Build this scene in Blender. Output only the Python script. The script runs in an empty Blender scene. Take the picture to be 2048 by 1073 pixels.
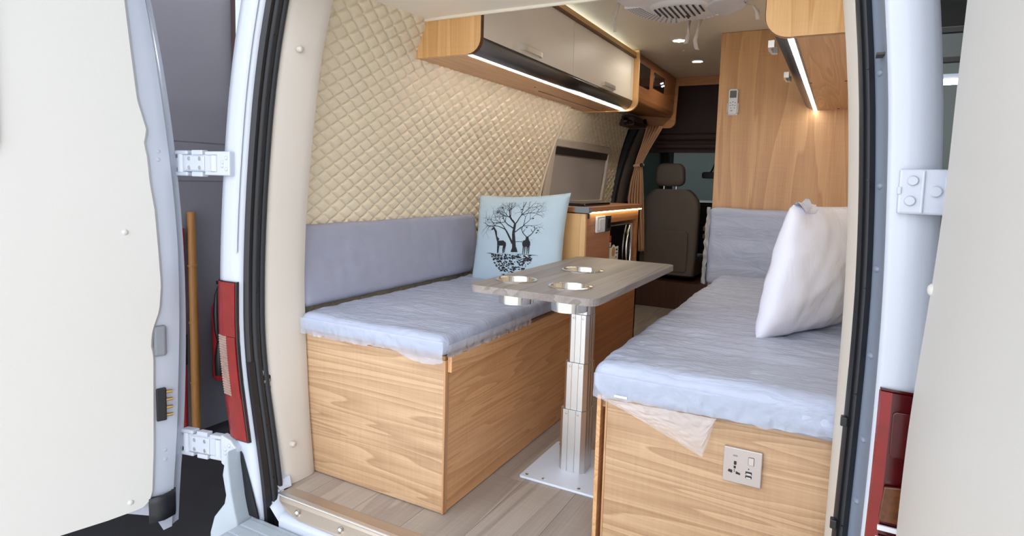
import bpy, bmesh, math, random
from mathutils import Vector, Matrix, noise
random.seed(7)
S = bpy.context.scene
COL = S.collection
PI = math.pi

# ------------------------------------------------------------------ camera, world, exposure
cam_d = bpy.data.cameras.new('camera')
cam = bpy.data.objects.new('camera', cam_d); COL.objects.link(cam)
cam_d.sensor_width = 36.0
cam_d.lens = 1218.48 / 2048 * 36.0
cam_d.shift_y = -63.46 / 2048
cam_d.clip_start = 0.01
_r = Vector((0.87887939, 0.47622511, 0.02794029)); _u = Vector((-0.06746949, 0.06610777, 0.99552882)); _f = Vector((-0.47224875, 0.87683488, -0.09023142))
M4 = Matrix(((_r.x, _u.x, -_f.x, 0.96668), (_r.y, _u.y, -_f.y, -1.41231), (_r.z, _u.z, -_f.z, 0.98), (0, 0, 0, 1)))
cam.matrix_world = M4
S.camera = cam

W = bpy.data.worlds.new('world'); S.world = W; W.use_nodes = True
bg = W.node_tree.nodes['Background']
bg.inputs[0].default_value = (0.86, 0.92, 1.0, 1)      # bright overcast daylight
bg.inputs[1].default_value = 2.25
S.view_settings.view_transform = 'Standard'
S.view_settings.look = 'None'
S.view_settings.gamma = 1.0
S.view_settings.use_curve_mapping = False
S.view_settings.exposure = 0.45

# ------------------------------------------------------------------ helpers
def srgb(r, g, b):
    def c(v):
        v /= 255.0
        return v / 12.92 if v <= 0.04045 else ((v + 0.055) / 1.055) ** 2.4
    return (c(r), c(g), c(b), 1.0)

MATS = {}
def pmat(name, col, rough=0.5, metal=0.0, var=0.05, vscale=8.0, bump=0.0, bscale=60.0, coat=0.0, alpha=1.0, trans=0.0, emit=None, estr=0.0, stretch=None, sub=0.0):
    """principled material with procedural colour variation and fine bump"""
    if name in MATS: return MATS[name]
    m = bpy.data.materials.new(name); m.use_nodes = True
    nt = m.node_tree; N = nt.nodes; L = nt.links
    b = N['Principled BSDF']
    b.inputs['Roughness'].default_value = rough
    b.inputs['Metallic'].default_value = metal
    b.inputs['Coat Weight'].default_value = coat
    b.inputs['Coat Roughness'].default_value = 0.12
    b.inputs['Alpha'].default_value = alpha
    b.inputs['Transmission Weight'].default_value = trans
    tc = N.new('ShaderNodeTexCoord'); mp = N.new('ShaderNodeMapping')
    L.new(tc.outputs['Object'], mp.inputs['Vector'])
    if stretch: mp.inputs['Scale'].default_value = stretch
    nz = N.new('ShaderNodeTexNoise'); nz.inputs['Scale'].default_value = vscale; nz.inputs['Detail'].default_value = 4
    L.new(mp.outputs['Vector'], nz.inputs['Vector'])
    mx = N.new('ShaderNodeMix'); mx.data_type = 'RGBA'
    mx.inputs[6].default_value = tuple(max(0, c * (1 - var)) for c in col[:3]) + (1,)
    mx.inputs[7].default_value = tuple(min(1, c * (1 + var)) for c in col[:3]) + (1,)
    L.new(nz.outputs['Fac'], mx.inputs[0]); L.new(mx.outputs[2], b.inputs['Base Color'])
    if bump:
        n2 = N.new('ShaderNodeTexNoise'); n2.inputs['Scale'].default_value = bscale; n2.inputs['Detail'].default_value = 3
        L.new(mp.outputs['Vector'], n2.inputs['Vector'])
        bp = N.new('ShaderNodeBump'); bp.inputs['Strength'].default_value = bump; bp.inputs['Distance'].default_value = 0.01
        L.new(n2.outputs['Fac'], bp.inputs['Height']); L.new(bp.outputs['Normal'], b.inputs['Normal'])
    if emit:
        b.inputs['Emission Color'].default_value = emit; b.inputs['Emission Strength'].default_value = estr
    MATS[name] = m
    return m

def wood(name, axis, light, dark, rough=0.42, rings=15.0, cross=9.0, fine=0.55, off=0.0, coat=0.12):
    """veneer: growth-ring contours stretched along one axis plus fine pores"""
    if name in MATS: return MATS[name]
    m = bpy.data.materials.new(name); m.use_nodes = True
    nt = m.node_tree; N = nt.nodes; L = nt.links
    b = N['Principled BSDF']; b.inputs['Roughness'].default_value = rough; b.inputs['Coat Weight'].default_value = coat
    b.inputs['Coat Roughness'].default_value = 0.3
    tc = N.new('ShaderNodeTexCoord')
    def mapped(along, acr):
        mp = N.new('ShaderNodeMapping'); L.new(tc.outputs['Object'], mp.inputs['Vector'])
        mp.inputs['Scale'].default_value = tuple(along if k == axis else acr for k in 'xyz')
        mp.inputs['Location'].default_value = (off, off * 1.7, off * 0.6)
        return mp
    m1 = mapped(0.55, cross)
    n1 = N.new('ShaderNodeTexNoise'); n1.inputs['Scale'].default_value = 1.0; n1.inputs['Detail'].default_value = 2.0; n1.inputs['Distortion'].default_value = 0.35
    L.new(m1.outputs['Vector'], n1.inputs['Vector'])
    mu = N.new('ShaderNodeMath'); mu.operation = 'MULTIPLY'; mu.inputs[1].default_value = rings
    L.new(n1.outputs['Fac'], mu.inputs[0])
    pp = N.new('ShaderNodeMath'); pp.operation = 'FRACT'; L.new(mu.outputs[0], pp.inputs[0])
    rp = N.new('ShaderNodeValToRGB'); e = rp.color_ramp.elements
    e[0].position = 0.0; e[0].color = (0, 0, 0, 1); e[1].position = 0.75; e[1].color = (0.75, 0.75, 0.75, 1)
    k = rp.color_ramp.elements.new(0.93); k.color = (1, 1, 1, 1)
    k = rp.color_ramp.elements.new(1.0); k.color = (0.05, 0.05, 0.05, 1)
    L.new(pp.outputs[0], rp.inputs['Fac'])
    m2 = mapped(4.0, 260.0)
    n2 = N.new('ShaderNodeTexNoise'); n2.inputs['Scale'].default_value = 1.0; n2.inputs['Detail'].default_value = 2.0
    L.new(m2.outputs['Vector'], n2.inputs['Vector'])
    m3 = mapped(0.6, 2.2)
    n3 = N.new('ShaderNodeTexNoise'); n3.inputs['Scale'].default_value = 1.6; n3.inputs['Detail'].default_value = 3.0
    L.new(m3.outputs['Vector'], n3.inputs['Vector'])
    # faint crosswise saw figure
    m4 = mapped(110.0, 9.0)
    n4 = N.new('ShaderNodeTexNoise'); n4.inputs['Scale'].default_value = 1.0; n4.inputs['Detail'].default_value = 1.0
    L.new(m4.outputs['Vector'], n4.inputs['Vector'])
    def scl(sock, v):
        q = N.new('ShaderNodeMath'); q.operation = 'MULTIPLY'; q.inputs[1].default_value = v; L.new(sock, q.inputs[0]); return q.outputs[0]
    def add(a, c):
        q = N.new('ShaderNodeMath'); q.operation = 'ADD'; L.new(a, q.inputs[0]); L.new(c, q.inputs[1]); return q.outputs[0]
    f = add(add(scl(rp.outputs['Color'], 0.40), scl(n2.outputs['Fac'], fine)), add(scl(n3.outputs['Fac'], 0.45), scl(n4.outputs['Fac'], 0.16)))
    sub = N.new('ShaderNodeMath'); sub.operation = 'SUBTRACT'; sub.inputs[1].default_value = 0.33; sub.use_clamp = True
    L.new(f, sub.inputs[0])
    mx = N.new('ShaderNodeMix'); mx.data_type = 'RGBA'; mx.inputs[6].default_value = light; mx.inputs[7].default_value = dark
    L.new(sub.outputs[0], mx.inputs[0]); L.new(mx.outputs[2], b.inputs['Base Color'])
    bp = N.new('ShaderNodeBump'); bp.inputs['Strength'].default_value = 0.12; bp.inputs['Distance'].default_value = 0.002
    L.new(n2.outputs['Fac'], bp.inputs['Height']); L.new(bp.outputs['Normal'], b.inputs['Normal'])
    MATS[name] = m
    return m

def wrapped(name, col, coat=0.55, axis_scale=(3, 14, 8), strength=0.85, var=0.08):
    """fabric under a crinkled clear plastic film: the film is the coat layer with its own crease bump"""
    if name in MATS: return MATS[name]
    m = bpy.data.materials.new(name); m.use_nodes = True
    nt = m.node_tree; N = nt.nodes; L = nt.links
    b = N['Principled BSDF']; b.inputs['Roughness'].default_value = 0.75
    b.inputs['Coat Weight'].default_value = coat; b.inputs['Coat Roughness'].default_value = 0.16; b.inputs['Coat IOR'].default_value = 1.45
    tc = N.new('ShaderNodeTexCoord'); mp = N.new('ShaderNodeMapping'); mp.inputs['Scale'].default_value = axis_scale
    mp.inputs['Rotation'].default_value = (0.1, 0.15, 0.5)
    L.new(tc.outputs['Object'], mp.inputs['Vector'])
    n1 = N.new('ShaderNodeTexNoise'); n1.inputs['Scale'].default_value = 1.6; n1.inputs['Detail'].default_value = 5; n1.inputs['Distortion'].default_value = 1.2
    L.new(mp.outputs['Vector'], n1.inputs['Vector'])
    rd = N.new('ShaderNodeMath'); rd.operation = 'PINGPONG'; rd.inputs[1].default_value = 0.12; L.new(n1.outputs['Fac'], rd.inputs[0])
    bp = N.new('ShaderNodeBump'); bp.inputs['Strength'].default_value = strength; bp.inputs['Distance'].default_value = 0.03
    L.new(rd.outputs[0], bp.inputs['Height']); L.new(bp.outputs['Normal'], b.inputs['Coat Normal'])
    bp2 = N.new('ShaderNodeBump'); bp2.inputs['Strength'].default_value = strength * 0.45; bp2.inputs['Distance'].default_value = 0.02
    L.new(rd.outputs[0], bp2.inputs['Height']); L.new(bp2.outputs['Normal'], b.inputs['Normal'])
    n2 = N.new('ShaderNodeTexNoise'); n2.inputs['Scale'].default_value = 3.0; n2.inputs['Detail'].default_value = 6
    L.new(mp.outputs['Vector'], n2.inputs['Vector'])
    mx = N.new('ShaderNodeMix'); mx.data_type = 'RGBA'
    mx.inputs[6].default_value = tuple(c * (1 - var) for c in col[:3]) + (1,); mx.inputs[7].default_value = tuple(min(1, c * (1 + var)) for c in col[:3]) + (1,)
    L.new(n2.outputs['Fac'], mx.inputs[0]); L.new(mx.outputs[2], b.inputs['Base Color'])
    MATS[name] = m
    return m

class MB:
    """collects world-space geometry for ONE mesh object"""
    def __init__(s): s.v = []; s.f = []
    def add(s, V, F):
        o = len(s.v); s.v += [tuple(p) for p in V]; s.f += [tuple(i + o for i in f) for f in F]; return s
    def box(s, x0, x1, y0, y1, z0, z1):
        if x0 > x1: x0, x1 = x1, x0
        if y0 > y1: y0, y1 = y1, y0
        if z0 > z1: z0, z1 = z1, z0
        V = [(x, y, z) for x in (x0, x1) for y in (y0, y1) for z in (z0, z1)]
        return s.add(V, [(0, 1, 3, 2), (4, 6, 7, 5), (0, 4, 5, 1), (2, 3, 7, 6), (0, 2, 6, 4), (1, 5, 7, 3)])
    def prism(s, poly, a, b, axis='y'):
        n = len(poly)
        def P(q, t):
            if axis == 'y': return (q[0], t, q[1])
            if axis == 'x': return (t, q[0], q[1])
            return (q[0], q[1], t)
        V = [P(q, a) for q in poly] + [P(q, b) for q in poly]
        F = [tuple(range(n)), tuple(range(2 * n - 1, n - 1, -1))] + [(i, i + n, (i + 1) % n + n, (i + 1) % n) for i in range(n)]
        return s.add(V, F)
    def cyl(s, c, r, h, axis='z', n=20, r2=None):
        r2 = r if r2 is None else r2
        V = []
        for k, (rr, t) in enumerate(((r, 0), (r2, h))):
            for i in range(n):
                a = 2 * PI * i / n; p, q = rr * math.cos(a), rr * math.sin(a)
                V.append({'z': (c[0] + p, c[1] + q, c[2] + t), 'y': (c[0] + p, c[1] + t, c[2] + q), 'x': (c[0] + t, c[1] + p, c[2] + q)}[axis])
        F = [tuple(range(n)), tuple(range(2 * n - 1, n - 1, -1))] + [(i, i + n, (i + 1) % n + n, (i + 1) % n) for i in range(n)]
        return s.add(V, F)
    def lathe(s, c, prof, n=28, axis='z'):
        V = []
        for r, t in prof:
            for i in range(n):
                a = 2 * PI * i / n; p, q = r * math.cos(a), r * math.sin(a)
                V.append({'z': (c[0] + p, c[1] + q, c[2] + t), 'y': (c[0] + p, c[1] + t, c[2] + q), 'x': (c[0] + t, c[1] + p, c[2] + q)}[axis])
        F = []
        for j in range(len(prof) - 1):
            for i in range(n):
                F.append((j * n + i, j * n + (i + 1) % n, (j + 1) * n + (i + 1) % n, (j + 1) * n + i))
        return s.add(V, F)
    def tube(s, pts, r, n=10):
        pts = [Vector(p) for p in pts]; V = []; F = []
        for k, p in enumerate(pts):
            t = (pts[min(k + 1, len(pts) - 1)] - pts[max(k - 1, 0)]).normalized()
            a = Vector((0, 0, 1)) if abs(t.z) < 0.9 else Vector((1, 0, 0))
            u = t.cross(a).normalized(); w = t.cross(u)
            rr = r[k] if isinstance(r, (list, tuple)) else r
            for i in range(n):
                an = 2 * PI * i / n; V.append(p + u * rr * math.cos(an) + w * rr * math.sin(an))
        for k in range(len(pts) - 1):
            for i in range(n):
                F.append((k * n + i, k * n + (i + 1) % n, (k + 1) * n + (i + 1) % n, (k + 1) * n + i))
        F += [tuple(range(n - 1, -1, -1)), tuple((len(pts) - 1) * n + i for i in range(n))]
        return s.add(V, F)
    def loft(s, secs, closed=False, caps=False):
        n = len(secs[0]); V = [p for q in secs for p in q]; F = []
        for k in range(len(secs) - 1):
            for i in range(n if closed else n - 1):
                F.append((k * n + i, k * n + (i + 1) % n, (k + 1) * n + (i + 1) % n, (k + 1) * n + i))
        if caps: F += [tuple(range(n - 1, -1, -1)), tuple((len(secs) - 1) * n + i for i in range(n))]
        return s.add(V, F)
    def grid(s, fn, nu, nv):
        V = [fn(i / nu, j / nv) for j in range(nv + 1) for i in range(nu + 1)]
        F = [(j * (nu + 1) + i, j * (nu + 1) + i + 1, (j + 1) * (nu + 1) + i + 1, (j + 1) * (nu + 1) + i) for j in range(nv) for i in range(nu)]
        return s.add(V, F)
    def build(s, name, m, parent=None, bevel=0.0, seg=2, smooth=None, solid=0.0, fix=True):
        if parent is not None:
            w = Vector((0, 0, 0)); q = parent
            while q is not None: w += q.location; q = q.parent
        else:
            xs = [p[0] for p in s.v]; ys = [p[1] for p in s.v]; zs = [p[2] for p in s.v]
            w = Vector(((min(xs) + max(xs)) / 2, (min(ys) + max(ys)) / 2, min(zs)))
        me = bpy.data.meshes.new(name)
        me.from_pydata([(p[0] - w.x, p[1] - w.y, p[2] - w.z) for p in s.v], [], s.f)
        if fix:
            bm = bmesh.new(); bm.from_mesh(me)
            bmesh.ops.remove_doubles(bm, verts=bm.verts, dist=1e-5)
            bmesh.ops.recalc_face_normals(bm, faces=bm.faces); bm.to_mesh(me); bm.free()
        if m is not None: me.materials.append(m)
        if smooth is not None:
            for p in me.polygons: p.use_smooth = True
            me.set_sharp_from_angle(angle=math.radians(smooth))
        o = bpy.data.objects.new(name, me); COL.objects.link(o)
        if parent is not None: o.parent = parent
        else: o.location = w
        if solid:
            md = o.modifiers.new('solidify', 'SOLIDIFY'); md.thickness = solid; md.offset = 0
        if bevel:
            md = o.modifiers.new('bevel', 'BEVEL'); md.width = bevel; md.segments = seg; md.limit_method = 'ANGLE'; md.angle_limit = math.radians(40)
        return o

def thing(name, label, cat, loc, group=None):
    o = bpy.data.objects.new(name, None); COL.objects.link(o); o.location = loc; o.empty_display_size = 0.05
    return tag(o, label, cat, group)
def tag(o, label, cat, group=None, kind=None):
    o['label'] = label
    if cat: o['category'] = cat
    if group: o['group'] = group
    if kind: o['kind'] = kind
    return o
def struct(o, label, cat): return tag(o, label, cat, None, 'structure')

def rrect(x0, x1, z0, z1, r, n=5):
    if not isinstance(r, (list, tuple)): r = [r] * 4     # order: (x0,z0),(x1,z0),(x1,z1),(x0,z1)
    P = []
    for (cx, cz, a0, rr) in ((x0 + r[0], z0 + r[0], PI, r[0]), (x1 - r[1], z0 + r[1], 1.5 * PI, r[1]), (x1 - r[2], z1 - r[2], 0, r[2]), (x0 + r[3], z1 - r[3], 0.5 * PI, r[3])):
        if rr < 1e-6: P.append((cx, cz)); continue
        for i in range(n + 1):
            a = a0 + 0.5 * PI * i / n; P.append((cx + rr * math.cos(a), cz + rr * math.sin(a)))
    return P
def interp(tab, z):
    if z <= tab[0][0]: return tab[0][1]
    for (a, p), (b, q) in zip(tab, tab[1:]):
        if z <= b:
            t = (z - a) / (b - a); return p + (q - p) * t
    return tab[-1][1]
def sm(tab, z, h=0.09):
    return sum(interp(tab, z + h * k) for k in (-2, -1, 0, 1, 2)) / 5
def nz(x, y, z, s=1.0): return noise.noise(Vector((x * s, y * s, z * s)))

# ------------------------------------------------------------------ materials
OAK_L = srgb(214, 180, 142); OAK_D = srgb(146, 104, 70)
oak_x = wood('oak_grain_across', 'x', OAK_L, OAK_D, off=0.3)
oak_y = wood('oak_grain_along', 'y', srgb(230, 182, 132), srgb(172, 116, 72), off=1.9)
oak_z = wood('oak_grain_upright', 'z', srgb(246, 202, 142), srgb(204, 148, 90), off=4.2, rings=8, cross=7)
oak_p = wood('oak_partition_veneer', 'z', srgb(220, 174, 122), srgb(172, 120, 74), off=7.7, rings=6, cross=7)
oak_edge = wood('oak_edge', 'z', srgb(205, 160, 115), srgb(150, 100, 62), off=2.2)
walnut_y = wood('reddish_veneer', 'y', srgb(190, 130, 82), srgb(130, 78, 44), off=6.1, rings=6)
dark_edge = pmat('dark_edge_band', srgb(92, 58, 36), 0.4)
vinyl = [wood('vinyl_plank_%d' % i, 'y', srgb(190, 178, 166), srgb(136, 124, 114), off=3.3 * i + 0.7, rings=4, cross=7, rough=0.5) for i in range(4)]
grey_oak = wood('grey_table_laminate', 'y', srgb(158, 148, 142), srgb(84, 74, 70), off=8.4, rings=4, cross=11, rough=0.42, fine=0.5, coat=0.05)
cream = pmat('cream_leatherette', srgb(206, 197, 187), 0.55, var=0.02, vscale=3, bump=0.06, bscale=260)
cream_head = pmat('cream_headlining', srgb(246, 238, 222), 0.6, var=0.02, vscale=3, bump=0.05, bscale=240)
door_cream = pmat('door_leatherette', srgb(205, 202, 197), 0.5, var=0.012, vscale=2, bump=0.04, bscale=260)
quilt_m = pmat('quilted_leatherette', srgb(232, 218, 192), 0.62, var=0.03, vscale=5, bump=0.05, bscale=220)
ceil_m = pmat('ceiling_board', srgb(238, 230, 212), 0.42, var=0.02)
paint = pmat('white_car_paint', srgb(190, 195, 207), 0.28, var=0.02, vscale=3, coat=0.5)
paint_plastic = pmat('white_bumper_plastic', srgb(172, 182, 192), 0.4, var=0.03, vscale=4)
rubber = pmat('black_rubber', srgb(30, 31, 36), 0.45, var=0.15, vscale=20)
black = pmat('black_plastic', srgb(22, 22, 25), 0.35, var=0.1)
grey_rub = pmat('grey_rubber', srgb(128, 132, 138), 0.55)
alu = pmat('brushed_aluminium', srgb(226, 226, 226), 0.4, 1.0, var=0.04, vscale=40, stretch=(30, 30, 0.5))
alu_dark = pmat('grey_anodised_profile', srgb(110, 106, 104), 0.32, 0.9, var=0.03)
chrome = pmat('satin_chrome', srgb(236, 234, 230), 0.32, 0.9, var=0.02)
steel = pmat('polished_steel', srgb(224, 222, 216), 0.12, 1.0, var=0.02)
sill_m = pmat('bronze_sill_metal', srgb(190, 176, 162), 0.32, 0.7, var=0.06, vscale=30, stretch=(0.5, 20, 20))
white_metal = pmat('white_powder_coat', srgb(226, 236, 250), 0.35, var=0.02)
white_pl = pmat('white_plastic', srgb(226, 226, 230), 0.35, var=0.02)
fan_pl = pmat('fan_plastic', srgb(242, 240, 242), 0.45, var=0.02)
blue_fab = wrapped('blue_grey_wrapped_fabric', srgb(176, 183, 204), coat=0.75)
blue_fab_flat = wrapped('blue_grey_backrest_fabric', srgb(160, 163, 182), coat=0.2, axis_scale=(6, 5, 9), strength=0.3)
white_fab = wrapped('white_wrapped_pillow', srgb(230, 229, 242), coat=0.6, axis_scale=(6, 6, 5), strength=0.35, var=0.03)
film = pmat('clear_plastic_film', srgb(236, 236, 244), 0.18, alpha=0.38, coat=0.8, bump=0.5, bscale=30)
film_dense = pmat('bunched_plastic_film', srgb(196, 204, 222), 0.18, alpha=0.45, coat=0.8, bump=0.6, bscale=40)
door_grey = pmat('pale_grey_cabinet_door', srgb(240, 229, 216), 0.4, var=0.05, vscale=3, stretch=(1, 1, 6))
led = pmat('led_white', (1, 1, 1, 1), emit=(1, 0.97, 0.93, 1), estr=45.0)
led_warm = pmat('led_warm', (1, 1, 1, 1), emit=(1.0, 0.93, 0.5, 1), estr=9.0)
led_cool = pmat('led_cove', (1, 1, 1, 1), emit=(0.85, 1.0, 0.90, 1), estr=13.0)
lamp_m = pmat('downlight_glow', (1, 1, 1, 1), emit=(1.0, 0.93, 0.78, 1), estr=160.0)
red_lens = pmat('red_lens', srgb(124, 2, 3), 0.22, var=0.3, vscale=30, coat=0.08)
red_dark = pmat('dark_red_lens', srgb(66, 2, 7), 0.2, var=0.4, vscale=40, coat=0.08)
clear_lens = pmat('clear_ribbed_lens', srgb(150, 124, 112), 0.15, var=0.35, vscale=60, coat=0.3)
amber_lens = pmat('amber_lens', srgb(92, 50, 22), 0.2, var=0.7, vscale=90, coat=0.15)
garage_wall_m = pmat('grey_workshop_render', srgb(132, 130, 138), 0.85, var=0.12, vscale=1.5, bump=0.2, bscale=25)
mat_black = pmat('black_floor_mat', srgb(34, 34, 38), 0.7, var=0.35, vscale=6, bump=0.1, bscale=80)
concrete = pmat('light_concrete', srgb(222, 216, 206), 0.85, var=0.1, vscale=2)
dark_trim = pmat('dark_cab_trim', srgb(86, 68, 66), 0.7, var=0.08)
seat_leather = pmat('dark_grey_seat', srgb(104, 94, 86), 0.6, var=0.06, bump=0.05, bscale=200)
curtain_m = pmat('brown_curtain', srgb(226, 184, 150), 0.85, var=0.06, vscale=30, stretch=(8, 8, 0.6))
window_frame_m = pmat('window_frame_plastic', srgb(206, 194, 178), 0.45)
blind_m = pmat('drawn_blind', srgb(176, 166, 160), 0.6, var=0.03)
bamboo = pmat('bamboo', srgb(170, 118, 62), 0.5, var=0.2, vscale=10, stretch=(10, 10, 1))
red_paint = pmat('red_paint', srgb(150, 34, 40), 0.4, var=0.12)
brass = pmat('brass_pin', srgb(212, 176, 108), 0.3, 1.0)
ink = pmat('black_print_ink', srgb(38, 38, 46), 0.8, var=0.1)
pillow_blue = pmat('pale_blue_pillow_fabric', srgb(192, 212, 224), 0.8, var=0.06, vscale=4, bump=0.08, bscale=240)
glass_tint = pmat('green_tinted_glass', srgb(90, 150, 136), 0.05, alpha=0.45, coat=0.3)
dark_glass = pmat('black_glass', srgb(20, 16, 20), 0.08, coat=0.6)
tape_m = pmat('white_cloth_tape', srgb(222, 212, 200), 0.7)
seam_m = pmat('dark_seam', srgb(70, 66, 64), 0.8)

# ------------------------------------------------------------------ workshop around the van
mb = MB(); mb.box(-2.5, 5.1, -0.35, 9.6, -0.66, -0.62)
struct(mb.build('floor_workshop', mat_black), 'black rubber mat flooring under the van', 'floor')
mb = MB(); mb.box(-14, 14, -16, -0.35, -0.665, -0.622)
struct(mb.build('floor_forecourt', concrete), 'pale concrete forecourt behind the van', 'floor')
mb = MB(); mb.box(-2.65, -2.45, -1.0, 9.6, -0.64, 3.4)
wl = struct(mb.build('wall_workshop', garage_wall_m), 'grey rendered workshop wall with stains beside the van', 'wall')
m = MB(); m.box(-2.45, -2.4475, -1.0, 1.15, 1.16, 1.168); m.build('render_ledge', garage_wall_m, wl)
m = MB(); m.box(-2.45, -2.4475, -1.0, 1.15, 0.93, 0.936); m.build('render_ledge', garage_wall_m, wl)
# dark door frame on the workshop wall
m = MB(); m.box(-2.44, -2.36, 1.16, 1.26, 1.42, 3.2); m.box(-2.44, -2.38, 1.26, 2.3, -0.62, 3.2)
tag(m.build('workshop_doorway', dark_trim, None, 0.004), 'dark upright door frame on the grey workshop wall', 'door frame')
mb = MB(); mb.box(-2.65, 5.2, -1.5, 9.6, 3.4, 3.5)
struct(mb.build('ceiling_workshop', pmat('dark_workshop_ceiling', srgb(96, 92, 92), 0.8)), 'dark workshop ceiling above the van', 'ceiling')
mb = MB(); mb.box(-2.65, 5.2, 9.6, 9.8, -0.66, 3.5)
struct(mb.build('wall_workshop_front', pmat('far_workshop_wall', srgb(120, 128, 124), 0.85)), 'far workshop wall ahead of the van', 'wall')
mb = MB(); mb.box(5.0, 5.2, -2.6, 9.6, -0.66, 3.5)
struct(mb.build('wall_workshop_right', pmat('dim_workshop_wall', srgb(98, 96, 98), 0.85)), 'dim workshop wall on the passenger side', 'wall')
m = MB(); m.box(1.2, 4.6, 7.9, 8.0, 2.60, 2.66); m.box(1.2, 4.6, 7.9, 8.0, 2.96, 3.02)
tag(m.build('roof_beam', pmat('grey_beam', srgb(86, 82, 80), 0.7)), 'grey steel roof beams in the dark workshop beyond', 'beam')
t = thing('tube_light', 'lit fluorescent tube light glimpsed beside the right pillar', 'light', (2.3, 7.85, 2.3))
m = MB(); m.box(1.8, 3.0, 7.82, 7.9, 2.38, 2.44); m.build('fitting', white_metal, t)
m = MB(); m.cyl((1.8, 7.84, 2.345), 0.035, 1.2, 'x', 12); m.build('tube', pmat('tube_glow', (1, 1, 1, 1), emit=(1, 1, 1, 1), estr=12), t, smooth=40)
for k, (tx, ty) in enumerate(((-1.6, 1.2), (-1.2, 7.2), (3.4, 2.0))):  # unseen tubes added to brighten the side aisles and far wall
    t = thing('tube_light', ('added unseen tube light above the left aisle by the poles', 'added unseen tube light above the left aisle further ahead', 'added unseen tube light above the right aisle')[k], 'light', (tx, ty, 3.3))
    m = MB(); m.box(tx - .04, tx + .04, ty - .6, ty + .6, 3.34, 3.40); m.build('fitting', white_metal, t, 0.004)
    m = MB(); m.cyl((tx, ty - .6, 3.315), .022, 1.2, 'y', 12); m.build('tube', pmat('added_tube_glow_%d' % k, (1, 1, 1, 1), emit=(.95, .97, 1, 1), estr=(110, 500, 110)[k]), t, smooth=40)
# leaning poles
m = MB(); m.tube([(-2.36, 0.825, -0.62), (-2.385, 0.84, 0.0), (-2.425, 0.86, 0.745)], [0.025, 0.025, 0.022], 12)
p1 = tag(m.build('bamboo_pole', bamboo, smooth=40), 'thick brown bamboo pole leaning against grey wall', 'pole')
for zz in (-0.28, 0.08, 0.42):
    m = MB(); k = (zz + 0.62) / 1.365; m.cyl((-2.36 - 0.065 * k, 0.825 + 0.035 * k, zz), 0.028, 0.012); m.build('node_ring', bamboo, p1)
m = MB(); m.tube([(-2.39, 0.775, -0.62), (-2.41, 0.787, 0.0), (-2.43, 0.80, 0.65)], 0.017, 10)
p2 = tag(m.build('red_pole', red_paint, smooth=40), 'thin red pole leaning left of the bamboo pole', 'pole')
m = MB(); m.tube([(-2.405, 0.784, -0.16), (-2.411, 0.788, 0.02)], 0.021, 10); m.build('grip', black, p2, smooth=40)
# fire extinguisher on wall
t = thing('fire_extinguisher', 'red fire extinguisher with black hose on the grey wall', 'extinguisher', (-2.33, 1.03, -0.3))
m = MB(); m.lathe((-2.36, 1.04, -0.30), [(0, 0), (0.075, 0.0), (0.085, 0.02), (0.085, 0.45), (0.06, 0.52), (0.03, 0.55), (0, 0.55)]); m.build('cylinder', red_paint, t, smooth=40)
m = MB(); m.tube([(-2.36, 1.04, 0.28), (-2.34, 0.99, 0.30), (-2.31, 0.94, 0.24), (-2.29, 0.915, 0.14), (-2.28, 0.915, 0.04), (-2.28, 0.93, -0.03)], 0.016); m.build('hose', black, t, smooth=40)
m = MB(); m.lathe((-2.28, 0.935, -0.24), [(0, 0), (0.03, 0), (0.035, 0.1), (0.02, 0.2), (0, 0.21)], 14); hz = m.build('horn', black, t, smooth=40)
m = MB(); m.box(-2.27, -2.24, 0.92, 0.95, 0.03 - 0.1, 0.07 - 0.1); m.build('hose_clip', grey_rub, t, 0.003)
m = MB(); m.cyl((-2.36, 1.04, 0.25), 0.03, 0.06, 'z', 14); m.box(-2.375, -2.345, 0.98, 1.10, 0.30, 0.32); m.build('valve', black, t, 0.002)

# ------------------------------------------------------------------ van shell
O_L = [(-.15, -.505), (-.05, -.512), (.02, -.52), (.2, -.553), (.43, -.596), (.59, -.598), (.81, -.589), (1.05, -.566), (1.27, -.535), (1.48, -.485), (1.75, -.40), (2.0, -.31)]
I_L = [(0, -.508), (.157, -.531), (.41, -.546), (.574, -.556), (.805, -.551), (1.06, -.522), (1.29, -.489), (1.43, -.457), (1.51, -.431), (1.75, -.345), (2.0, -.26)]
Q_L = [(-.1, -.56), (.0, -.565), (.5, -.635), (.8, -.648), (1.1, -.622), (1.3, -.578), (1.44, -.528), (1.6, -.462), (1.85, -.35)]
# right
IR = [(-.1, .975), (.25, .983), (.5, .983), (.715, .987), (.96, .981), (1.36, .948), (1.75, .87)]
SRL = [(-.2, .985), (.31, .996), (.53, .999), (.62, 1.003), (.82, 1.004), (.96, .998), (1.32, .971), (1.75, .90)]
ER = [(-.2, 1.03), (.37, 1.039), (.53, 1.045), (.65, 1.046), (.8, 1.043), (.97, 1.04), (1.13, 1.028), (1.3, 1.016), (1.75, .94)]
ZS = [-.12 + i * (1.92 / 40) for i in range(41)]

# floor: board with vinyl planks
mb = MB(); mb.box(-0.60, 1.08, -0.115, 3.42, -0.05, -0.003)
fl = struct(mb.build('floor', seam_m), 'grey brown wood effect vinyl plank floor of the van', 'floor')
pw = 0.178; i = 0
x = -0.60
while x < 1.07:
    x1 = min(x + pw - 0.0012, 1.08); ys = [-0.118, 0.30 + 0.37 * ((i * 2) % 3), 1.55 + 0.3 * (i % 3), 2.7, 3.42]
    for a, b in zip(ys, ys[1:]):
        m = MB(); m.box(x, x1, a, b - 0.0012, -0.003, 0.0); m.build('plank', vinyl[(i * 3 + int(a * 5)) % 4], fl)
    x += pw; i += 1

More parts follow.
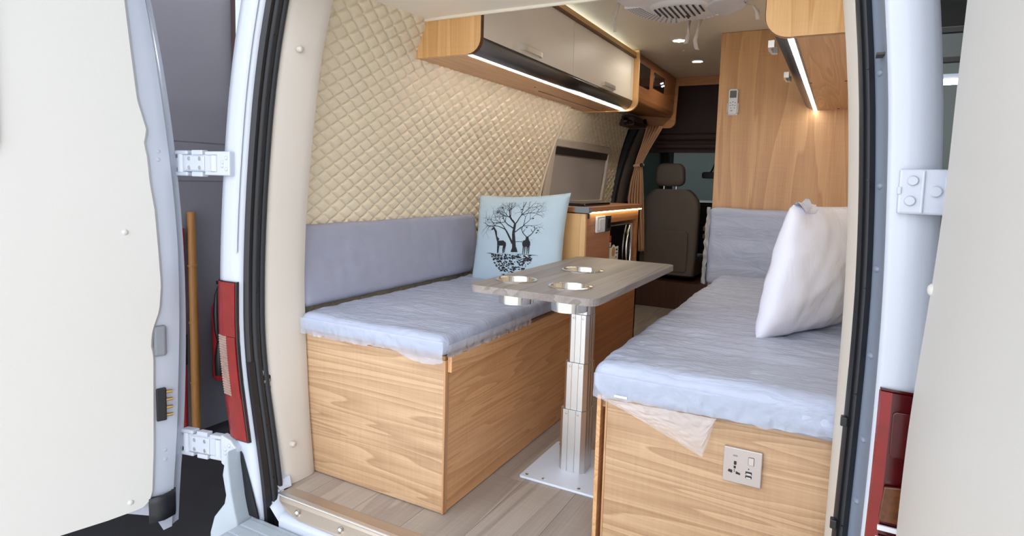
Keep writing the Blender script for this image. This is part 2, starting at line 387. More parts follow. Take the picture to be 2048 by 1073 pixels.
# quilted left wall, two panels
def quilt_h(u, v):
    a = u / 0.077 + v / 0.050; b = u / 0.077 - v / 0.050
    fa = abs((a % 1.0) - 0.5) * 2; fb = abs((b % 1.0) - 0.5) * 2
    return 0.0125 * ((1 - fa ** 5.0) * (1 - fb ** 5.0)) ** 0.75
def quilt_panel(y0f, y1f, z0, z1, off, nu, nv):
    def fn(s, t):
        z = z0 + (z1 - z0) * t; y0 = y0f(z); y1 = y1f(z); y = y0 + (y1 - y0) * s
        e = min(1, s * 40, (1 - s) * 40)
        return (sm(Q_L, z) + off + quilt_h(y, z) * e, y, z)
    return MB().grid(fn, nu, nv)
edge = lambda z: 1.90 + max(0, z - 0.9) * 0.29
mb = quilt_panel(lambda z: -0.02, edge, 0.42, 1.80, 0.0, 640, 460)
wall_l = struct(mb.build('wall_left', quilt_m, smooth=180, fix=False), 'cream diamond quilted leatherette side wall beside the left bench', 'wall')
mb = quilt_panel(lambda z: edge(z) - 0.0, lambda z: 3.34, 0.42, 1.80, -0.035, 320, 340)
mb.build('recessed_quilt_panel', quilt_m, wall_l, smooth=180, fix=False)
m = MB(); m.loft([[(sm(Q_L, z) + 0.003, edge(z) - 0.012, z), (sm(Q_L, z) + 0.008, edge(z), z), (sm(Q_L, z) - 0.045, edge(z) + 0.012, z)] for z in ZS if 0.42 <= z <= 1.78])
m.build('panel_piping', quilt_m, wall_l, smooth=60)
m = MB(); m.box(-0.75, -0.70, -0.1, 5.2, -0.2, 1.5); m.box(-0.75, -0.50, -0.1, 3.4, 1.5, 1.95); m.box(-0.70, -0.55, -0.02, 3.3, -0.05, 0.43)
m.build('body_side', paint, wall_l)
# right wall (seen edge on)
m = MB(); m.box(1.055, 1.074, -0.02, 3.4, -0.05, 1.95)
wr = struct(m.build('wall_right', quilt_m), 'cream lined side wall behind the right bench', 'wall')
m = MB(); m.box(1.078, 1.096, 0.0, 5.2, -0.2, 1.95); m.build('body_side', paint, wr)
# ceiling
mb = MB(); mb.box(-0.56, 1.1, 0.5, 3.42, 1.81, 1.84)
cl = struct(mb.build('ceiling', ceil_m), 'smooth beige ceiling board of the van with downlights', 'ceiling')
m = MB(); m.box(-0.75, 1.09, -0.15, 5.2, 1.9, 1.95); m.build('roof_skin', paint, cl)
for (a, b) in ((0.135, 2.46), (0.33, 2.33), (0.05, 2.45)):
    m = MB(); m.cyl((a, b, 1.807), 0.008, 0.004, 'z', 10); m.build('screw_cap', ceil_m, cl)
# padded header over the rear opening
def hdr(s, t):
    x = -0.56 + 1.62 * s
    y = -0.22 + 0.73 * t
    z = 1.585 - 0.012 * s - 0.05 * (1 - t) ** 2 - 0.012 * (abs(s - 0.45) * 2) ** 4
    return (x, y, z)
m = MB(); m.grid(hdr, 40, 20)
hd = struct(m.build('trim_header', cream_head, smooth=60), 'soft cream padded headlining over the rear door opening', 'trim')
m = MB(); m.box(-0.56, 1.06, 0.500, 0.512, 1.572, 1.83); m.build('header_edge', cream_head, hd, 0.004)
m = MB(); m.box(-0.75, 1.06, -0.24, -0.14, 1.62, 1.92); m.build('rear_rail', paint, hd, 0.01)
m = MB(); m.box(-0.50, 1.0, -0.228, -0.205, 1.515, 1.625); m.build('header_seal', rubber, hd, 0.008, 3)

# left pillar trim (cream)
m = MB(); secs = []
for z in [i * 0.045 for i in range(0, 38)]:
    xi = sm(I_L, z, .05); xo = sm(O_L, z, .05)
    y0 = -0.004; y1 = -0.132 + 0.03 * max(0, 1 - z / 0.25) * 0.6
    sec = []
    for k in range(9):
        t = k / 8; bul = 0.011 * math.sin(PI * t) ** 0.4
        sec.append((xi + (xo - xi) * t + bul, y0 + (y1 - y0) * t, z + 0.001))
    secs.append([(xi - 0.06, 0.0, z + .001)] + sec + [(xo - 0.03, y1 - 0.004, z + .001)])
m.loft(secs)
tl = struct(m.build('trim_pillar_left', cream, smooth=60), 'tall curved cream pillar trim left of the rear opening', 'trim')
for (z, y) in ((1.354, -0.085), (0.125, -0.085)):
    m = MB(); xx = sm(I_L, z) * .35 + sm(O_L, z) * .65 + 0.018; m.lathe((xx, y, z), [(0, 0.006), (0.006, 0.005), (0.009, 0.0), (0.009, -0.01)], 14, 'x'); m.build('trim_button', cream, tl, smooth=50)
# latch striker plate in the left jamb
m = MB(); m.prism(rrect(-0.165, -0.095, 0.225, 0.375, 0.02), -0.602, -0.577, 'x'); sp = m.build('latch_plate', paint, tl, 0.006)
m = MB(); m.prism(rrect(-0.158, -0.120, 0.25, 0.355, 0.012), -0.580, -0.5735, 'x'); m.build('latch_pocket', black, sp, 0.003)
for k in range(4):
    m = MB(); m.box(-0.5735, -0.570, -0.152, -0.126, 0.262 + k * 0.024, 0.270 + k * 0.024); m.build('latch_rib', grey_rub, sp)

# left body pillar and seal
def left_sec(z):
    o = sm(O_L, z, .05); P = [(-0.02, .0), (0.0, -.130), (-0.006, -.150), (-0.008, -.192), (-0.012, -.203), (-0.022, -.209), (-0.075, -.212), (-0.105, -.204), (-0.125, -.18), (-0.135, -.10), (-0.14, 0.3)]
    return [(o + a, b, z) for a, b in P]
m = MB(); m.loft([left_sec(z) for z in ZS])
bl = struct(m.build('wall_pillar_left', paint, smooth=50), 'white painted body pillar at the left of the rear opening', 'pillar')
m = MB(); m.loft([[(sm(O_L, z, .05) + a, b, z) for a, b in ((-.018, -.2125), (-.02, -.215), (-.028, -.215), (-.03, -.2125))] for z in ZS if z > 0.7]); m.build('pressed_rib', paint, bl, smooth=40)
def seal(o_of, pts, zs, name, label, sg):
    mm = MB(); mm.loft([[(o_of(z) + sg * a, b, z) for a, b in pts] for z in zs])
    return mm
SP = [(-.006, -.128), (.006, -.130), (.012, -.137), (.010, -.145), (.004, -.149), (.010, -.154), (.013, -.162), (.010, -.171), (.003, -.175), (.006, -.181), (.006, -.189), (-.002, -.195), (-.01, -.196)]
m = seal(lambda z: sm(O_L, z, .05), SP, ZS, '', '', 1)
sl = tag(m.build('weather_seal', rubber, smooth=50), 'black ribbed rubber door seal down the left rear pillar', 'seal')
for z in (0.05, 0.21, 0.42, 0.62, 0.86, 1.02, 1.2, 1.38):
    m = MB(); m.cyl((sm(O_L, z, .05) + 0.008, -.1645, z), 0.0028, 0.006, 'x', 8); m.build('drain_hole', black, sl)
m = MB(); m.loft([[(sm(O_L, z, .05) + 0.002, b, z) for b in (-.178, -.19, -.1985)] for z in ZS if z < 0.42]); m.build('lower_seal_cover', rubber, sl, solid=0.012)

# right trim, seal, jamb, pillar
m = MB(); m.loft([[(sm(IR, z) + .06, 0.004, z), (sm(IR, z), 0.0, z), (sm(IR, z) - .001, -.02, z), (sm(IR, z) * .55 + sm(SRL, z) * .45 - .004, -.07, z), (sm(SRL, z) - 0.001, -.112, z), (sm(SRL, z) + .02, -.115, z)] for z in ZS])
tr = struct(m.build('trim_pillar_right', cream, smooth=60), 'narrow cream pillar trim right of the rear opening', 'trim')
SPR = [(-.003, -.105), (.0, -.118), (.004, -.124), (.0075, -.121), (.010, -.126), (.014, -.128), (.017, -.124), (.021, -.122), (.024, -.115)]
m = MB(); m.loft([[(sm(SRL, z) + a, b, z) for a, b in SPR] for z in ZS])
sr = tag(m.build('weather_seal', rubber, smooth=50), 'black ribbed rubber door seal down the right rear pillar', 'seal')
for z in (0.34, 0.6, 0.8, 1.0, 1.2):
    m = MB(); m.cyl((sm(SRL, z) + 0.012, -.131, z), 0.002, 0.006, 'y', 8); m.build('drain_hole', black, sr)
for z in (0.535, 0.33):      # torn clips at the trim edge
    m = MB(); m.box(sm(SRL, z) - 0.008, sm(SRL, z) + 0.004, -0.128, -0.112, z, z + 0.018); m.build('retaining_clip', black, sr, 0.002)
def right_jamb(z):
    a = sm(SRL, z) + 0.022; e = sm(ER, z)
    return [(a - .02, -.10, z), (a, -.114, z), (a + .3 * (e - a), -.126, z), (a + .62 * (e - a), -.140, z), (a + .70 * (e - a), -.162, z), (e - .004, -.198, z)]
def right_sec(z):
    a = sm(SRL, z) + 0.022; e = sm(ER, z)
    return [(e - .004, -.198, z), (e - 0.001, -.204, z), (e + .006, -.207, z), (e + .035, -.208, z), (e + .062, -.200, z), (e + .075, -.178, z), (e + .081, -.05, z), (e + .082, .3, z)]
m = MB(); m.loft([right_sec(z) for z in ZS])
br = struct(m.build('wall_pillar_right', paint, smooth=45), 'white painted body pillar at the right of the rear opening', 'pillar')
m = MB(); m.loft([right_jamb(z) for z in ZS]); m.build('door_jamb', pmat('shaded_jamb_paint', srgb(128, 136, 152), 0.45, var=0.05, vscale=3), br, smooth=40)  # jamb colour darkened to stand in for shade in the recess
for z in (1.19, 0.99, 0.84, 0.68, 0.52, 0.40):
    m = MB(); a = sm(SRL, z) + .022; e = sm(ER, z); xx = a + .52 * (e - a)
    m.lathe((xx, -.134, z), [(0, -.007), (.003, -.006), (.006, -.002), (.008, .006)], 10, 'y')
    m.build('weld_dimple', MATS['shaded_jamb_paint'], br, smooth=60)
m = MB(); z = 1.214; m.box(sm(SRL, z) + .024, sm(ER, z) - .006, -.175, -.14, z, z + .004); m.build('panel_joint', seam_m, br)

# sill
m = MB(); m.box(-0.50, 1.02, -0.158, -0.112, -0.02, 0.002)
si = struct(m.build('trim_sill', sill_m, None, 0.003), 'bronze metal sill plate along the rear floor edge', 'trim')
m = MB(); m.add([(-.505, -.150, .002), (-.50, -.165, .004), (-.48, -.168, .004), (1.02, -.170, .004), (1.02, -.156, .006), (-.47, -.154, .006)], [(0, 1, 2, 5), (2, 3, 4, 5)])
m.tube([(-.49, -.163, .001), (0, -.164, .001), (1.02, -.164, .001)], .0045, 8); m.build('nosing', alu, si, smooth=50)
m = MB(); m.add([(-.495, -.160, -.004), (1.02, -.163, -.004), (1.02, -.196, -.032), (-.38, -.196, -.032), (-.44, -.185, -.026), (-.485, -.17, -.014)], [(0, 1, 2, 3, 4, 5)])
m.build('lower_plate', sill_m, si)
for x in (-.393, -.222, -.05, .3, .6):
    m = MB(); m.lathe((x, -.183, -.016), [(0, .005), (.005, .004), (.008, 0), (.008, -.008)], 12); m.build('screw', steel, si, smooth=50)
m = MB(); m.loft([[(x, b, c) for b, c in ((-.150, -.03), (-.188, -.034), (-.198, -.042), (-.203, -.055), (-.203, -.10), (-.20, -.14))] for x in (-.45, -.40, 0, .5, 1.02)])
m.loft([[(-.505, -.135, .005), (-.515, -.15, .005), (-.522, -.165, .0)], [(-.49, -.15, -.02), (-.505, -.17, -.025), (-.515, -.185, -.03)], [(-.45, -.16, -.032), (-.45, -.19, -.038), (-.45, -.203, -.055)], [(-.43, -.17, -.1), (-.43, -.19, -.11), (-.43, -.203, -.12)]])
m.build('body_sill', paint, si, smooth=50)
m = MB(); m.add([(-.528, -.110, .035), (-.512, -.106, .030), (-.498, -.112, .003), (-.505, -.150, .003), (-.530, -.150, .022)], [(0, 1, 2, 3, 4)]); m.build('corner_gusset', paint, si, solid=0.006)

# bumper
t = thing('rear_bumper', 'white rear bumper with upright corner and ribbed step', 'bumper', (-.55, -.27, -.5))
pts = [(-.603, .150), (-.616, .115), (-.626, .07), (-.612, .01), (-.620, -.02), (-.668, -.075), (-.688, -.13), (-.69, -.40), (-.556, -.40), (-.556, -.085), (-.572, -.04), (-.588, .02), (-.599, .085)]
m = MB(); m.prism(pts, -.262, -.207, 'y'); m.build('corner', paint_plastic, t, 0.006, 3)
m = MB(); m.prism([(-.606, .135), (-.594, .125), (-.556, .03), (-.522, -.062), (-.575, -.062), (-.585, .02)], -.2165, -.2125, 'y'); m.build('gap_shade_strip', black, t)  # flat black strip standing in for the dark gap beside the pillar
m = MB(); m.box(-.555, 1.02, -.37, -.206, -.40, -.065); m.build('step', paint_plastic, t, 0.008, 3)
for k in range(3):
    m = MB(); m.box(-.545, 1.0, -.345 + .042 * k, -.312 + .042 * k, -.0655, -.0625); m.build('step_rib', paint_plastic, t, 0.001)

# ------------------------------------------------------------------ tail lights
def body_pt(o, kind):
    return o
t = thing('tail_light', 'tall red tail light with ribbed clear lens on left pillar', 'tail light', (-.66, -.2, .17), 'rear tail lights')
def lamp_left(z0, z1, d, xa=-.018, xb=None, n=8):
    secs = []
    for k in range(n + 1):
        z = z0 + (z1 - z0) * k / n; o = sm(O_L, z, .05)
        P = [(-.016, -.206), (-.020, -.216), (-.07, -.219), (-.10, -.212), (-.124, -.19), (-.138, -.14), (-.142, -.08)]
        secs.append([(o + a, b - d, z) for a, b in P])
    return MB().loft(secs)
lamp_left(.165, .655, -.001).build('housing', rubber, t, smooth=50)
lamp_left(.485, .652, .003).build('upper_red_lens', red_lens, t, smooth=50)
lamp_left(.17, .30, .003).build('lower_red_lens', red_lens, t, smooth=50)
m = MB(); secs = []
for k in range(9):
    z = .30 + .185 * k / 8; o = sm(O_L, z, .05); secs.append([(o + a, b - .003, z) for a, b in ((-.018, -.212), (-.020, -.218), (-.055, -.2205))])
m.loft(secs); m.build('red_strip', red_lens, t, smooth=50)
cz = t
m = MB(); secs = []
for k in range(49):
    z = .30 + .185 * k / 48; o = sm(O_L, z, .05); rb = .0025 * (k % 2)
    secs.append([(o + a, b - .003 - rb, z) for a, b in ((-.055, -.2195), (-.10, -.212), (-.124, -.19), (-.138, -.14), (-.142, -.08))])
m.loft(secs); m.build('clear_ribbed_lens', clear_lens, t)
m = MB(); m.tube([(sm(O_L, z, .05) - .013, -.217, z) for z in [.17 + .0485 * k for k in range(11)]], .0035, 8); m.build('edge_seal', black, t, smooth=50)
t = thing('tail_light', 'red and amber tail light on the right pillar by the open door', 'tail light', (1.09, -.2, .1), 'rear tail lights')
def lamp_right(z0, z1, d, a0, a1, n=8):
    secs = []
    for k in range(n + 1):
        z = z0 + (z1 - z0) * k / n; e = sm(ER, z)
        P = [(.001, -.204), (.004, -.213), (.02, -.216), (.05, -.217), (.070, -.206), (.081, -.17)]
        P = [p for p in P if a0 <= p[0] <= a1]
        secs.append([(e + a, b - d, z) for a, b in P])
    return MB().loft(secs)
lamp_right(.10, .645, -.002, 0, 1).build('housing', red_dark, t, smooth=50)
lamp_right(.10, .64, .002, 0, .021).build('bright_red_edge', red_lens, t, smooth=50)
lamp_right(.487, .64, .0035, .019, 1).build('dark_red_lens', red_dark, t, smooth=50)
m = MB(); m.prism(rrect(1.066, 1.115, .53, .61, .008), -.2235, -.2195, 'y'); m.build('reflector_panel', red_dark, t, 0.002)
m = MB(); m.prism([(1.0585, .420), (1.062, .414), (1.115, .414), (1.115, .484), (1.063, .476)], -.2235, -.2175, 'y'); m.build('amber_lens', amber_lens, t, 0.002)
m = MB(); m.box(1.058, 1.115, -.222, -.217, .397, .406); m.build('reversing_strip', white_pl, t, 0.001)
for k in range(4):
    m = MB(); m.box(1.056, 1.115, -.2215, -.217, .340 + k * .013, .347 + k * .013); m.build('reflector_rib', alu, t, 0.001)

# ------------------------------------------------------------------ rear doors
DD = Vector((-.389, -.921, 0)); DN = Vector((.921, -.389, 0)); DP = Vector((-.869, -.319, 0))
def dl(s, z, off): 
    p = DP + DD * s + DN * off; return (p.x, p.y, z)
CE = [(-.08, .02), (-.016, .004), (.112, -.002), (.415, -.008), (.448, -.002), (.494, -.007), (.554, -.027), (.632, -.033), (.741, -.028), (.863, -.021), (.946, -.010), (1.03, -.004), (1.06, .003), (1.10, -.005), (1.188, .017), (1.33, .030), (1.469, .042), (1.8, .09)]
SK = [(-.17, -.065), (-.017, -.082), (.235, -.099), (.435, -.105), (.665, -.107), (.859, -.099), (1.048, -.085), (1.277, -.062), (1.496, -.03), (1.8, .03)]
ld = thing('door_1', 'open left rear van door with cream lined inner panel', 'door', (-.95, -.5, -.17)); ld['kind'] = 'structure'
edge_pts = [(.06, -.066), (.03, -.061), (.012, -.045)] + [(interp(CE, z), z) for z in [-.016 + .02 * k for k in range(91)]]
poly = edge_pts + [(.80, 1.80), (.80, -.10), (.253, -.08), (.128, -.073)]
V = []; n = len(poly)
V = [dl(s, z, 0.0) for s, z in poly] + [dl(s + (.006 if k < n - 4 else 0), z, .008) for k, (s, z) in enumerate(poly)]
F = [tuple(range(n, 2 * n)), tuple(range(n - 1, -1, -1))] + [(i, (i + 1) % n, (i + 1) % n + n, i + n) for i in range(n)]
m = MB(); m.add(V, F); pn = m.build('inner_panel', door_cream, ld, smooth=35)
# raised window boss at the free side
m = MB(); R2 = rrect(.335, .79, 1.0, 1.75, .05)
V = [dl(s, z, .006) for s, z in R2]; n = len(R2); c = (.56, 1.4)
V += [dl(s * .985 + c[0] * .015, z * .985 + c[1] * .015, .018) for s, z in R2] + [dl(s * .95 + c[0] * .05, z * .95 + c[1] * .05, .020) for s, z in R2]
F = [(i, (i + 1) % n, (i + 1) % n + n, i + n) for i in range(n)] + [(i + n, (i + 1) % n + n, (i + 1) % n + 2 * n, i + 2 * n) for i in range(n)] + [tuple(2 * n + i for i in range(n))]
m.add(V, F); m.build('window_cover', door_cream, pn, smooth=50)
for (s, z) in ((.062, .798), (.068, -.035)):
    p = dl(s, z, .008); m = MB(); m.lathe((0, 0, 0), [(0, .005), (.006, .004), (.009, 0), (.010, -.004)], 14, 'x')
    a = math.atan2(DN.y, DN.x); m.v = [(p[0] + q[0] * math.cos(a) - q[1] * math.sin(a), p[1] + q[0] * math.sin(a) + q[1] * math.cos(a), p[2] + q[2]) for q in m.v]
    m.build('trim_button', door_cream, pn, smooth=50)
# metal frame of door
ZD = [-.165 + i * (1.95 / 44) for i in range(45)]
m = MB(); zb_ = lambda z: max(z, -.062)
m.loft([[dl(.7, zb_(z), -.004), dl(interp(CE, z) + .05, zb_(z), -.002), dl(interp(CE, z) + .004, zb_(z), -.003), dl(sm(SK, z) * .45 + interp(CE, z) * .55, z, -.012), dl(sm(SK, z) * .72 + sm(CE, z) * .28, z, -.022), dl(sm(SK, z) * .74 + sm(CE, z) * .26, z, -.032), dl(sm(SK, z) + .008, z, -.048), dl(sm(SK, z), z, -.054), dl(sm(SK, z) + .001, z, -.064), dl(.1, max(z, -.10), -.085), dl(.8, max(z, -.10), -.09)] for z in ZD])
m.build('door_frame', paint, ld, smooth=45)
def on_jamb(s, z, off, ds, dz, do):
    V = [dl(s + a * ds, z + b * dz, off + c * do) for a in (-1, 1) for b in (-1, 1) for c in (-1, 1)]
    return MB().add(V, [(0, 1, 3, 2), (4, 6, 7, 5), (0, 4, 5, 1), (2, 3, 7, 6), (0, 2, 6, 4), (1, 5, 7, 3)])
b = on_jamb(-.022, .456, -.006, .018, .048, .012).build('bump_stop', grey_rub, ld, 0.008, 3)
cb = on_jamb(-.022, .253, -.008, .014, .052, .012).build('contact_block', black, ld, 0.003)
for k in range(4):
    p = dl(-.040, .215 + .025 * k, -.006); q = dl(-.054, .215 + .025 * k, -.006)
    m = MB(); m.tube([dl(-.034, .215 + .025 * k, -.006), q], .005, 8); m.build('contact_pin', brass, cb, smooth=50)
for z in (.10, .07, 1.04, 1.015):
    p = dl(-.03, z, -.012); m = MB(); m.lathe(p, [(0, .006), (.006, .004), (.007, -.006)], 10, 'x'); m.build('bolt', paint, ld, smooth=50)
m = MB(); m.loft([[dl(a, z, b) for a, b in ((.02, .004), (-.02, .006), (-.05, -.01), (-.055, -.03))] for z in (-.04, -.06, -.09, -.12)]); m.build('rubber_boot', rubber, ld, smooth=50, solid=.012)

# right door
XR = [(-.2, 1.076), (.36, 1.079), (.54, 1.0815), (.643, 1.085), (.744, 1.0915), (.842, 1.098), (.946, 1.1025), (1.016, 1.105), (1.124, 1.1055), (1.273, 1.109), (1.8, 1.12)]
rd = thing('door_2', 'open right rear van door with pale lined inner panel', 'door', (1.15, -.6, -.17)); rd['kind'] = 'structure'
def drp(t, z, off): return (sm(XR, z, .03) + .055 * t + off, -.262 - t, z)
ZR = [-.1 + i * (1.9 / 60) for i in range(61)]
m = MB(); m.loft([[drp(.0, z, .02), drp(0.002, z, .006), drp(.006, z, .0015), drp(.015, z, 0), drp(.3, z, 0), drp(.72, z, 0), drp(.73, z, .02)] for z in ZR])
rp_ = m.build('inner_panel', door_cream, rd, smooth=50)
m = MB(); m.loft([[drp(.004, z, .015), drp(.0, z, .03), drp(-.01, z, .07), drp(0, z, .08), drp(.75, z, .10), drp(.735, z, .03), drp(.73, z, .012)] for z in ZR]); m.build('door_shell', paint, rd, smooth=45)
for (t_, z) in ((.018, .83), (.15, .47)):
    m = MB(); m.lathe(drp(t_, z, -.001), [(0, -.005), (.006, -.004), (.010, 0), (.010, .004)], 14, 'x'); m.build('trim_button', door_cream, rp_, smooth=50)

# hinges
def hinge_left(zc, h, label, tilt=0.0, flare=False):
    t = thing('door_hinge', label, 'hinge', (-.75, -.21, zc - h), 'left door hinges')
    z0, z1 = zc - h, zc + h; th = tilt
    def zz(x, z): return z + (x + .735) * th
    def bx(x0, x1, y0, y1, a, b):
        V = [(x, y, zz(x, z)) for x in (x0, x1) for y in (y0, y1) for z in (a, b)]
        return MB().add(V, [(0, 1, 3, 2), (4, 6, 7, 5), (0, 4, 5, 1), (2, 3, 7, 6), (0, 2, 6, 4), (1, 5, 7, 3)])
    if flare:
        m = MB(); m.prism([(-.602, z0 - .035), (-.602, z1 - .012), (-.628, z1 + .008), (-.672, z1 + .016), (-.672, z0 + .004), (-.645, z0 - .004)], -.232, -.207, 'y')
    else: m = bx(-.676, -.618, -.228, -.207, z0, z1)
    lf = m.build('pillar_leaf', paint, t, 0.004)
    for (px, pz) in ((-.632, zc + h * .45), (-.632, zc - h * .45), (-.650, zc + h * .1), (-.650, zc - h * .2)):
        m = MB(); m.lathe((px, -.2285 - (.004 if flare else 0), zz(px, pz)), [(0, -.003), (.004, -.0025), (.0065, 0), (.0065, .004)], 12, 'y'); m.build('rivet', paint, lf, smooth=50)
    for zq in (z1 - .012, z0):
        m = bx(-.735, -.670, -.226, -.200, zq, zq + .012); m.build('fork', paint, t, 0.004)
    m = MB(); m.cyl((-.697, -.214, zz(-.697, z0 + .012)), .016, 2 * h - .024, 'z', 16); m.build('knuckle', paint, t, smooth=50)
    m = bx(-.845, -.708, -.222, -.206, z0 + .010, z1 - .010); lk = m.build('link', paint, t, 0.004)
    m = bx(-.832, -.738, -.2255, -.221, z0 + .014, z1 - .014); pl = m.build('cover_plate', paint, lk, 0.003)
    for px in (-.808, -.757):
        for s in (-1, 1):
            m = MB(); m.lathe((px, -.2262, zz(px, zc + s * h * .38)), [(0, -.0005), (.003, -.0025), (.006, -.002), (.006, .003)], 12, 'y'); m.build('screw', steel, pl, smooth=50)
    for zq in (z0 - .002, z1 - .008):
        m = bx(-.80, -.748, -.225, -.203, zq - .003, zq + .012); m.build('link_lug', paint, t, 0.003)
        m = bx(-.885, -.822, -.224, -.196, zq - .002, zq + .011); m.build('door_fork', paint, t, 0.004)
    m = MB(); m.cyl((-.862, -.212, zz(-.862, z0 + .008)), .014, 2 * h - .016, 'z', 16); m.build('door_knuckle', paint, t, smooth=50)
    m = bx(-.895, -.855, -.218, -.190, z0 + .02, z1 - .02); m.build('door_leaf', paint, t, 0.003)
    return t
hinge_left(1.008, .036, 'white painted upper hinge between left door and pillar', 0.0)
hinge_left(.118, .040, 'white painted lower hinge below the left tail light', 0.12, True)
t = thing('door_hinge', 'white hinge plate with three round bolt heads on right pillar', 'hinge', (1.09, -.21, .945))
m = MB(); m.prism(rrect(1.047, 1.14, .944, 1.018, .004), -.222, -.207, 'y'); pl = m.build('pillar_leaf', paint, t, 0.004)
m = MB(); m.box(1.078, 1.083, -.225, -.221, .946, 1.016); m.build('pressed_ridge', paint, pl, 0.002)
for (a, b, r) in ((1.066, .999, .0085), (1.064, .966, .0085), (1.098, .982, .0095)):
    m = MB(); m.lathe((a, -.222, b), [(0, -.004), (r * .8, -.004), (r, -.002), (r, .003)], 18, 'y'); m.build('bolt_head', paint, pl, smooth=40)
m = MB(); m.box(1.0455, 1.052, -.224, -.206, .976, .989); m.build('tab', paint, pl, 0.002)
m = MB(); m.box(1.11, 1.165, -.23, -.21, .955, 1.01); m.build('knuckle', paint, t, 0.006)

# ------------------------------------------------------------------ left bench
t = thing('bench_box', 'light oak bench box under the left blue cushion', 'bench', (-.27, .53, 0), 'bench boxes')
m = MB(); m.box(-.56, -.0, .0, .018, .003, .463); m.build('rear_panel', oak_x, t, 0.0015)
m = MB(); m.box(-.003, .003, -.001, .0185, .003, .463); m.build('edge_band', oak_edge, t)
m = MB(); m.box(-.018, .0, .0195, 1.055, .003, .463); m.build('side_panel', oak_y, t, 0.001)
m = MB(); m.box(.004, .018, .008, 1.05, .428, .474); m.build('slide_rail', oak_y, t, 0.001)
m = MB(); m.box(-.56, .0, .0, 1.055, .4635, .476); m.build('lid', wood('lid_brown', 'x', srgb(190, 146, 100), srgb(140, 96, 60)), t, 0.001)

def cushion(x0, x1, y0, y1, z0, z1, name, mt, parent, amp=.004, r=.03, nu=60, nv=60, nw=8, seed=0.0, droop=0.0):
    """rounded box with soft creases"""
    n = [nu, nv, nw]; V = []; F = []; idx = {}
    c = Vector(((x0 + x1) / 2, (y0 + y1) / 2, (z0 + z1) / 2)); h = Vector(((x1 - x0) / 2, (y1 - y0) / 2, (z1 - z0) / 2))
    def vert(p):
        k = (round(p[0], 5), round(p[1], 5), round(p[2], 5))
        if k in idx: return idx[k]
        q = Vector((p[0] * h.x, p[1] * h.y, p[2] * h.z))
        inn = Vector((max(-h.x + r, min(h.x - r, q.x)), max(-h.y + r, min(h.y - r, q.y)), max(-h.z + r, min(h.z - r, q.z)))) if min(h) > r else Vector((max(-h.x + r, min(h.x - r, q.x)), max(-h.y + r, min(h.y - r, q.y)), max(-h.z + min(h.z, r) * .99, min(h.z - min(h.z, r) * .99, q.z))))
        d = q - inn
        if d.length > 1e-9:
            rr = min(r, h.z); dn = d.normalized(); q = inn + Vector((dn.x * r, dn.y * r, dn.z * rr))
        else: dn = Vector((0, 0, 1 if p[2] > 0 else -1))
        w = c + q
        a = amp * (nz(w.x + seed, w.y * 3.0, w.z * 4, 3.0) + .7 * nz(w.x * 1.2 + seed, w.y * 4, w.z, 7.0) + .35 * nz(w.x + w.y, w.y - w.x * 2 + seed, w.z, 19.0))
        if p[2] < -.5: a *= .3
        w = w + dn * a
        w.z -= droop * max(0, 1 - abs(p[2] + 1)) 
        idx[k] = len(V); V.append(w); return idx[k]
    for ax in range(3):
        a, b = [k for k in range(3) if k != ax]
        for sgn in (-1, 1):
            for i in range(n[a]):
                for j in range(n[b]):
                    q = []
                    for di, dj in ((0, 0), (1, 0), (1, 1), (0, 1)):
                        p = [0, 0, 0]; p[ax] = sgn; p[a] = -1 + 2 * (i + di) / n[a]; p[b] = -1 + 2 * (j + dj) / n[b]; q.append(vert(p))
                    F.append(tuple(q))
    m = MB(); m.add(V, F); return m.build(name, mt, parent, smooth=70)
t = thing('seat_cushion', 'blue grey seat cushion in plastic wrap on the left bench', 'cushion', (-.27, .5, .476), 'bench seat cushions')
cushion(-.56, .016, -.028, 1.05, .477, .540, 'cushion', blue_fab, t, amp=.005, r=.028, nu=70, nv=90)
# bunched film along the front edge
def film_skirt(parent, P0, P1, top, drop, seed, nrm, name, mt, n=90):
    P0 = Vector(P0); P1 = Vector(P1); nr = Vector(nrm)
    def fn(u, v):
        p = P0.lerp(P1, u); d = drop(u) * v
        w = .004 * nz(u * 22 + seed, v * 2, 0) + .0025 * nz(u * 60 + seed, v * 4, 1)
        q = p + nr * (.007 + w * (.3 + v)); return (q.x, q.y, top - d)
    m = MB(); m.grid(fn, n, 8); return m.build(name, mt, parent, smooth=70)
film_skirt(t, (-.54, -.028, 0), (.016, -.028, 0), .525, lambda u: .048 + (.022 * max(0, math.sin(u * 9.0)) if u > .5 else .004) + .006 * nz(u * 30, 3, 0), 2.0, (0, -1, 0), 'film_skirt', film_dense)
film_skirt(t, (.016, -.02, 0), (.018, .5, 0), .515, lambda u: .038 + .004 * nz(u * 20, 8, 0), 5.0, (1, 0, 0), 'film_skirt', film)
t = thing('backrest_cushion', 'long blue grey backrest cushion along the quilted wall', 'cushion', (-.6, .5, .54), 'bench backrest cushions')
m0 = cushion(-.0425, .0425, 0.0, 1.12, 0, .275, 'cushion', blue_fab_flat, t, amp=.003, r=.02, nu=8, nv=90, nw=24)
# lean: rotate mesh about its bottom front edge
me = m0.data; ang = math.radians(-11)
for v in me.vertices:
    # vertices are relative to t.location; bring to local cushion frame
    x = v.co.x + t.location.x; y = v.co.y + t.location.y; z = v.co.z + t.location.z
    xr = x * math.cos(ang) + z * math.sin(ang); zr = -x * math.sin(ang) + z * math.cos(ang)
    v.co = (xr - .592 - t.location.x, y + .0 - t.location.y, zr + .54 - t.location.z)

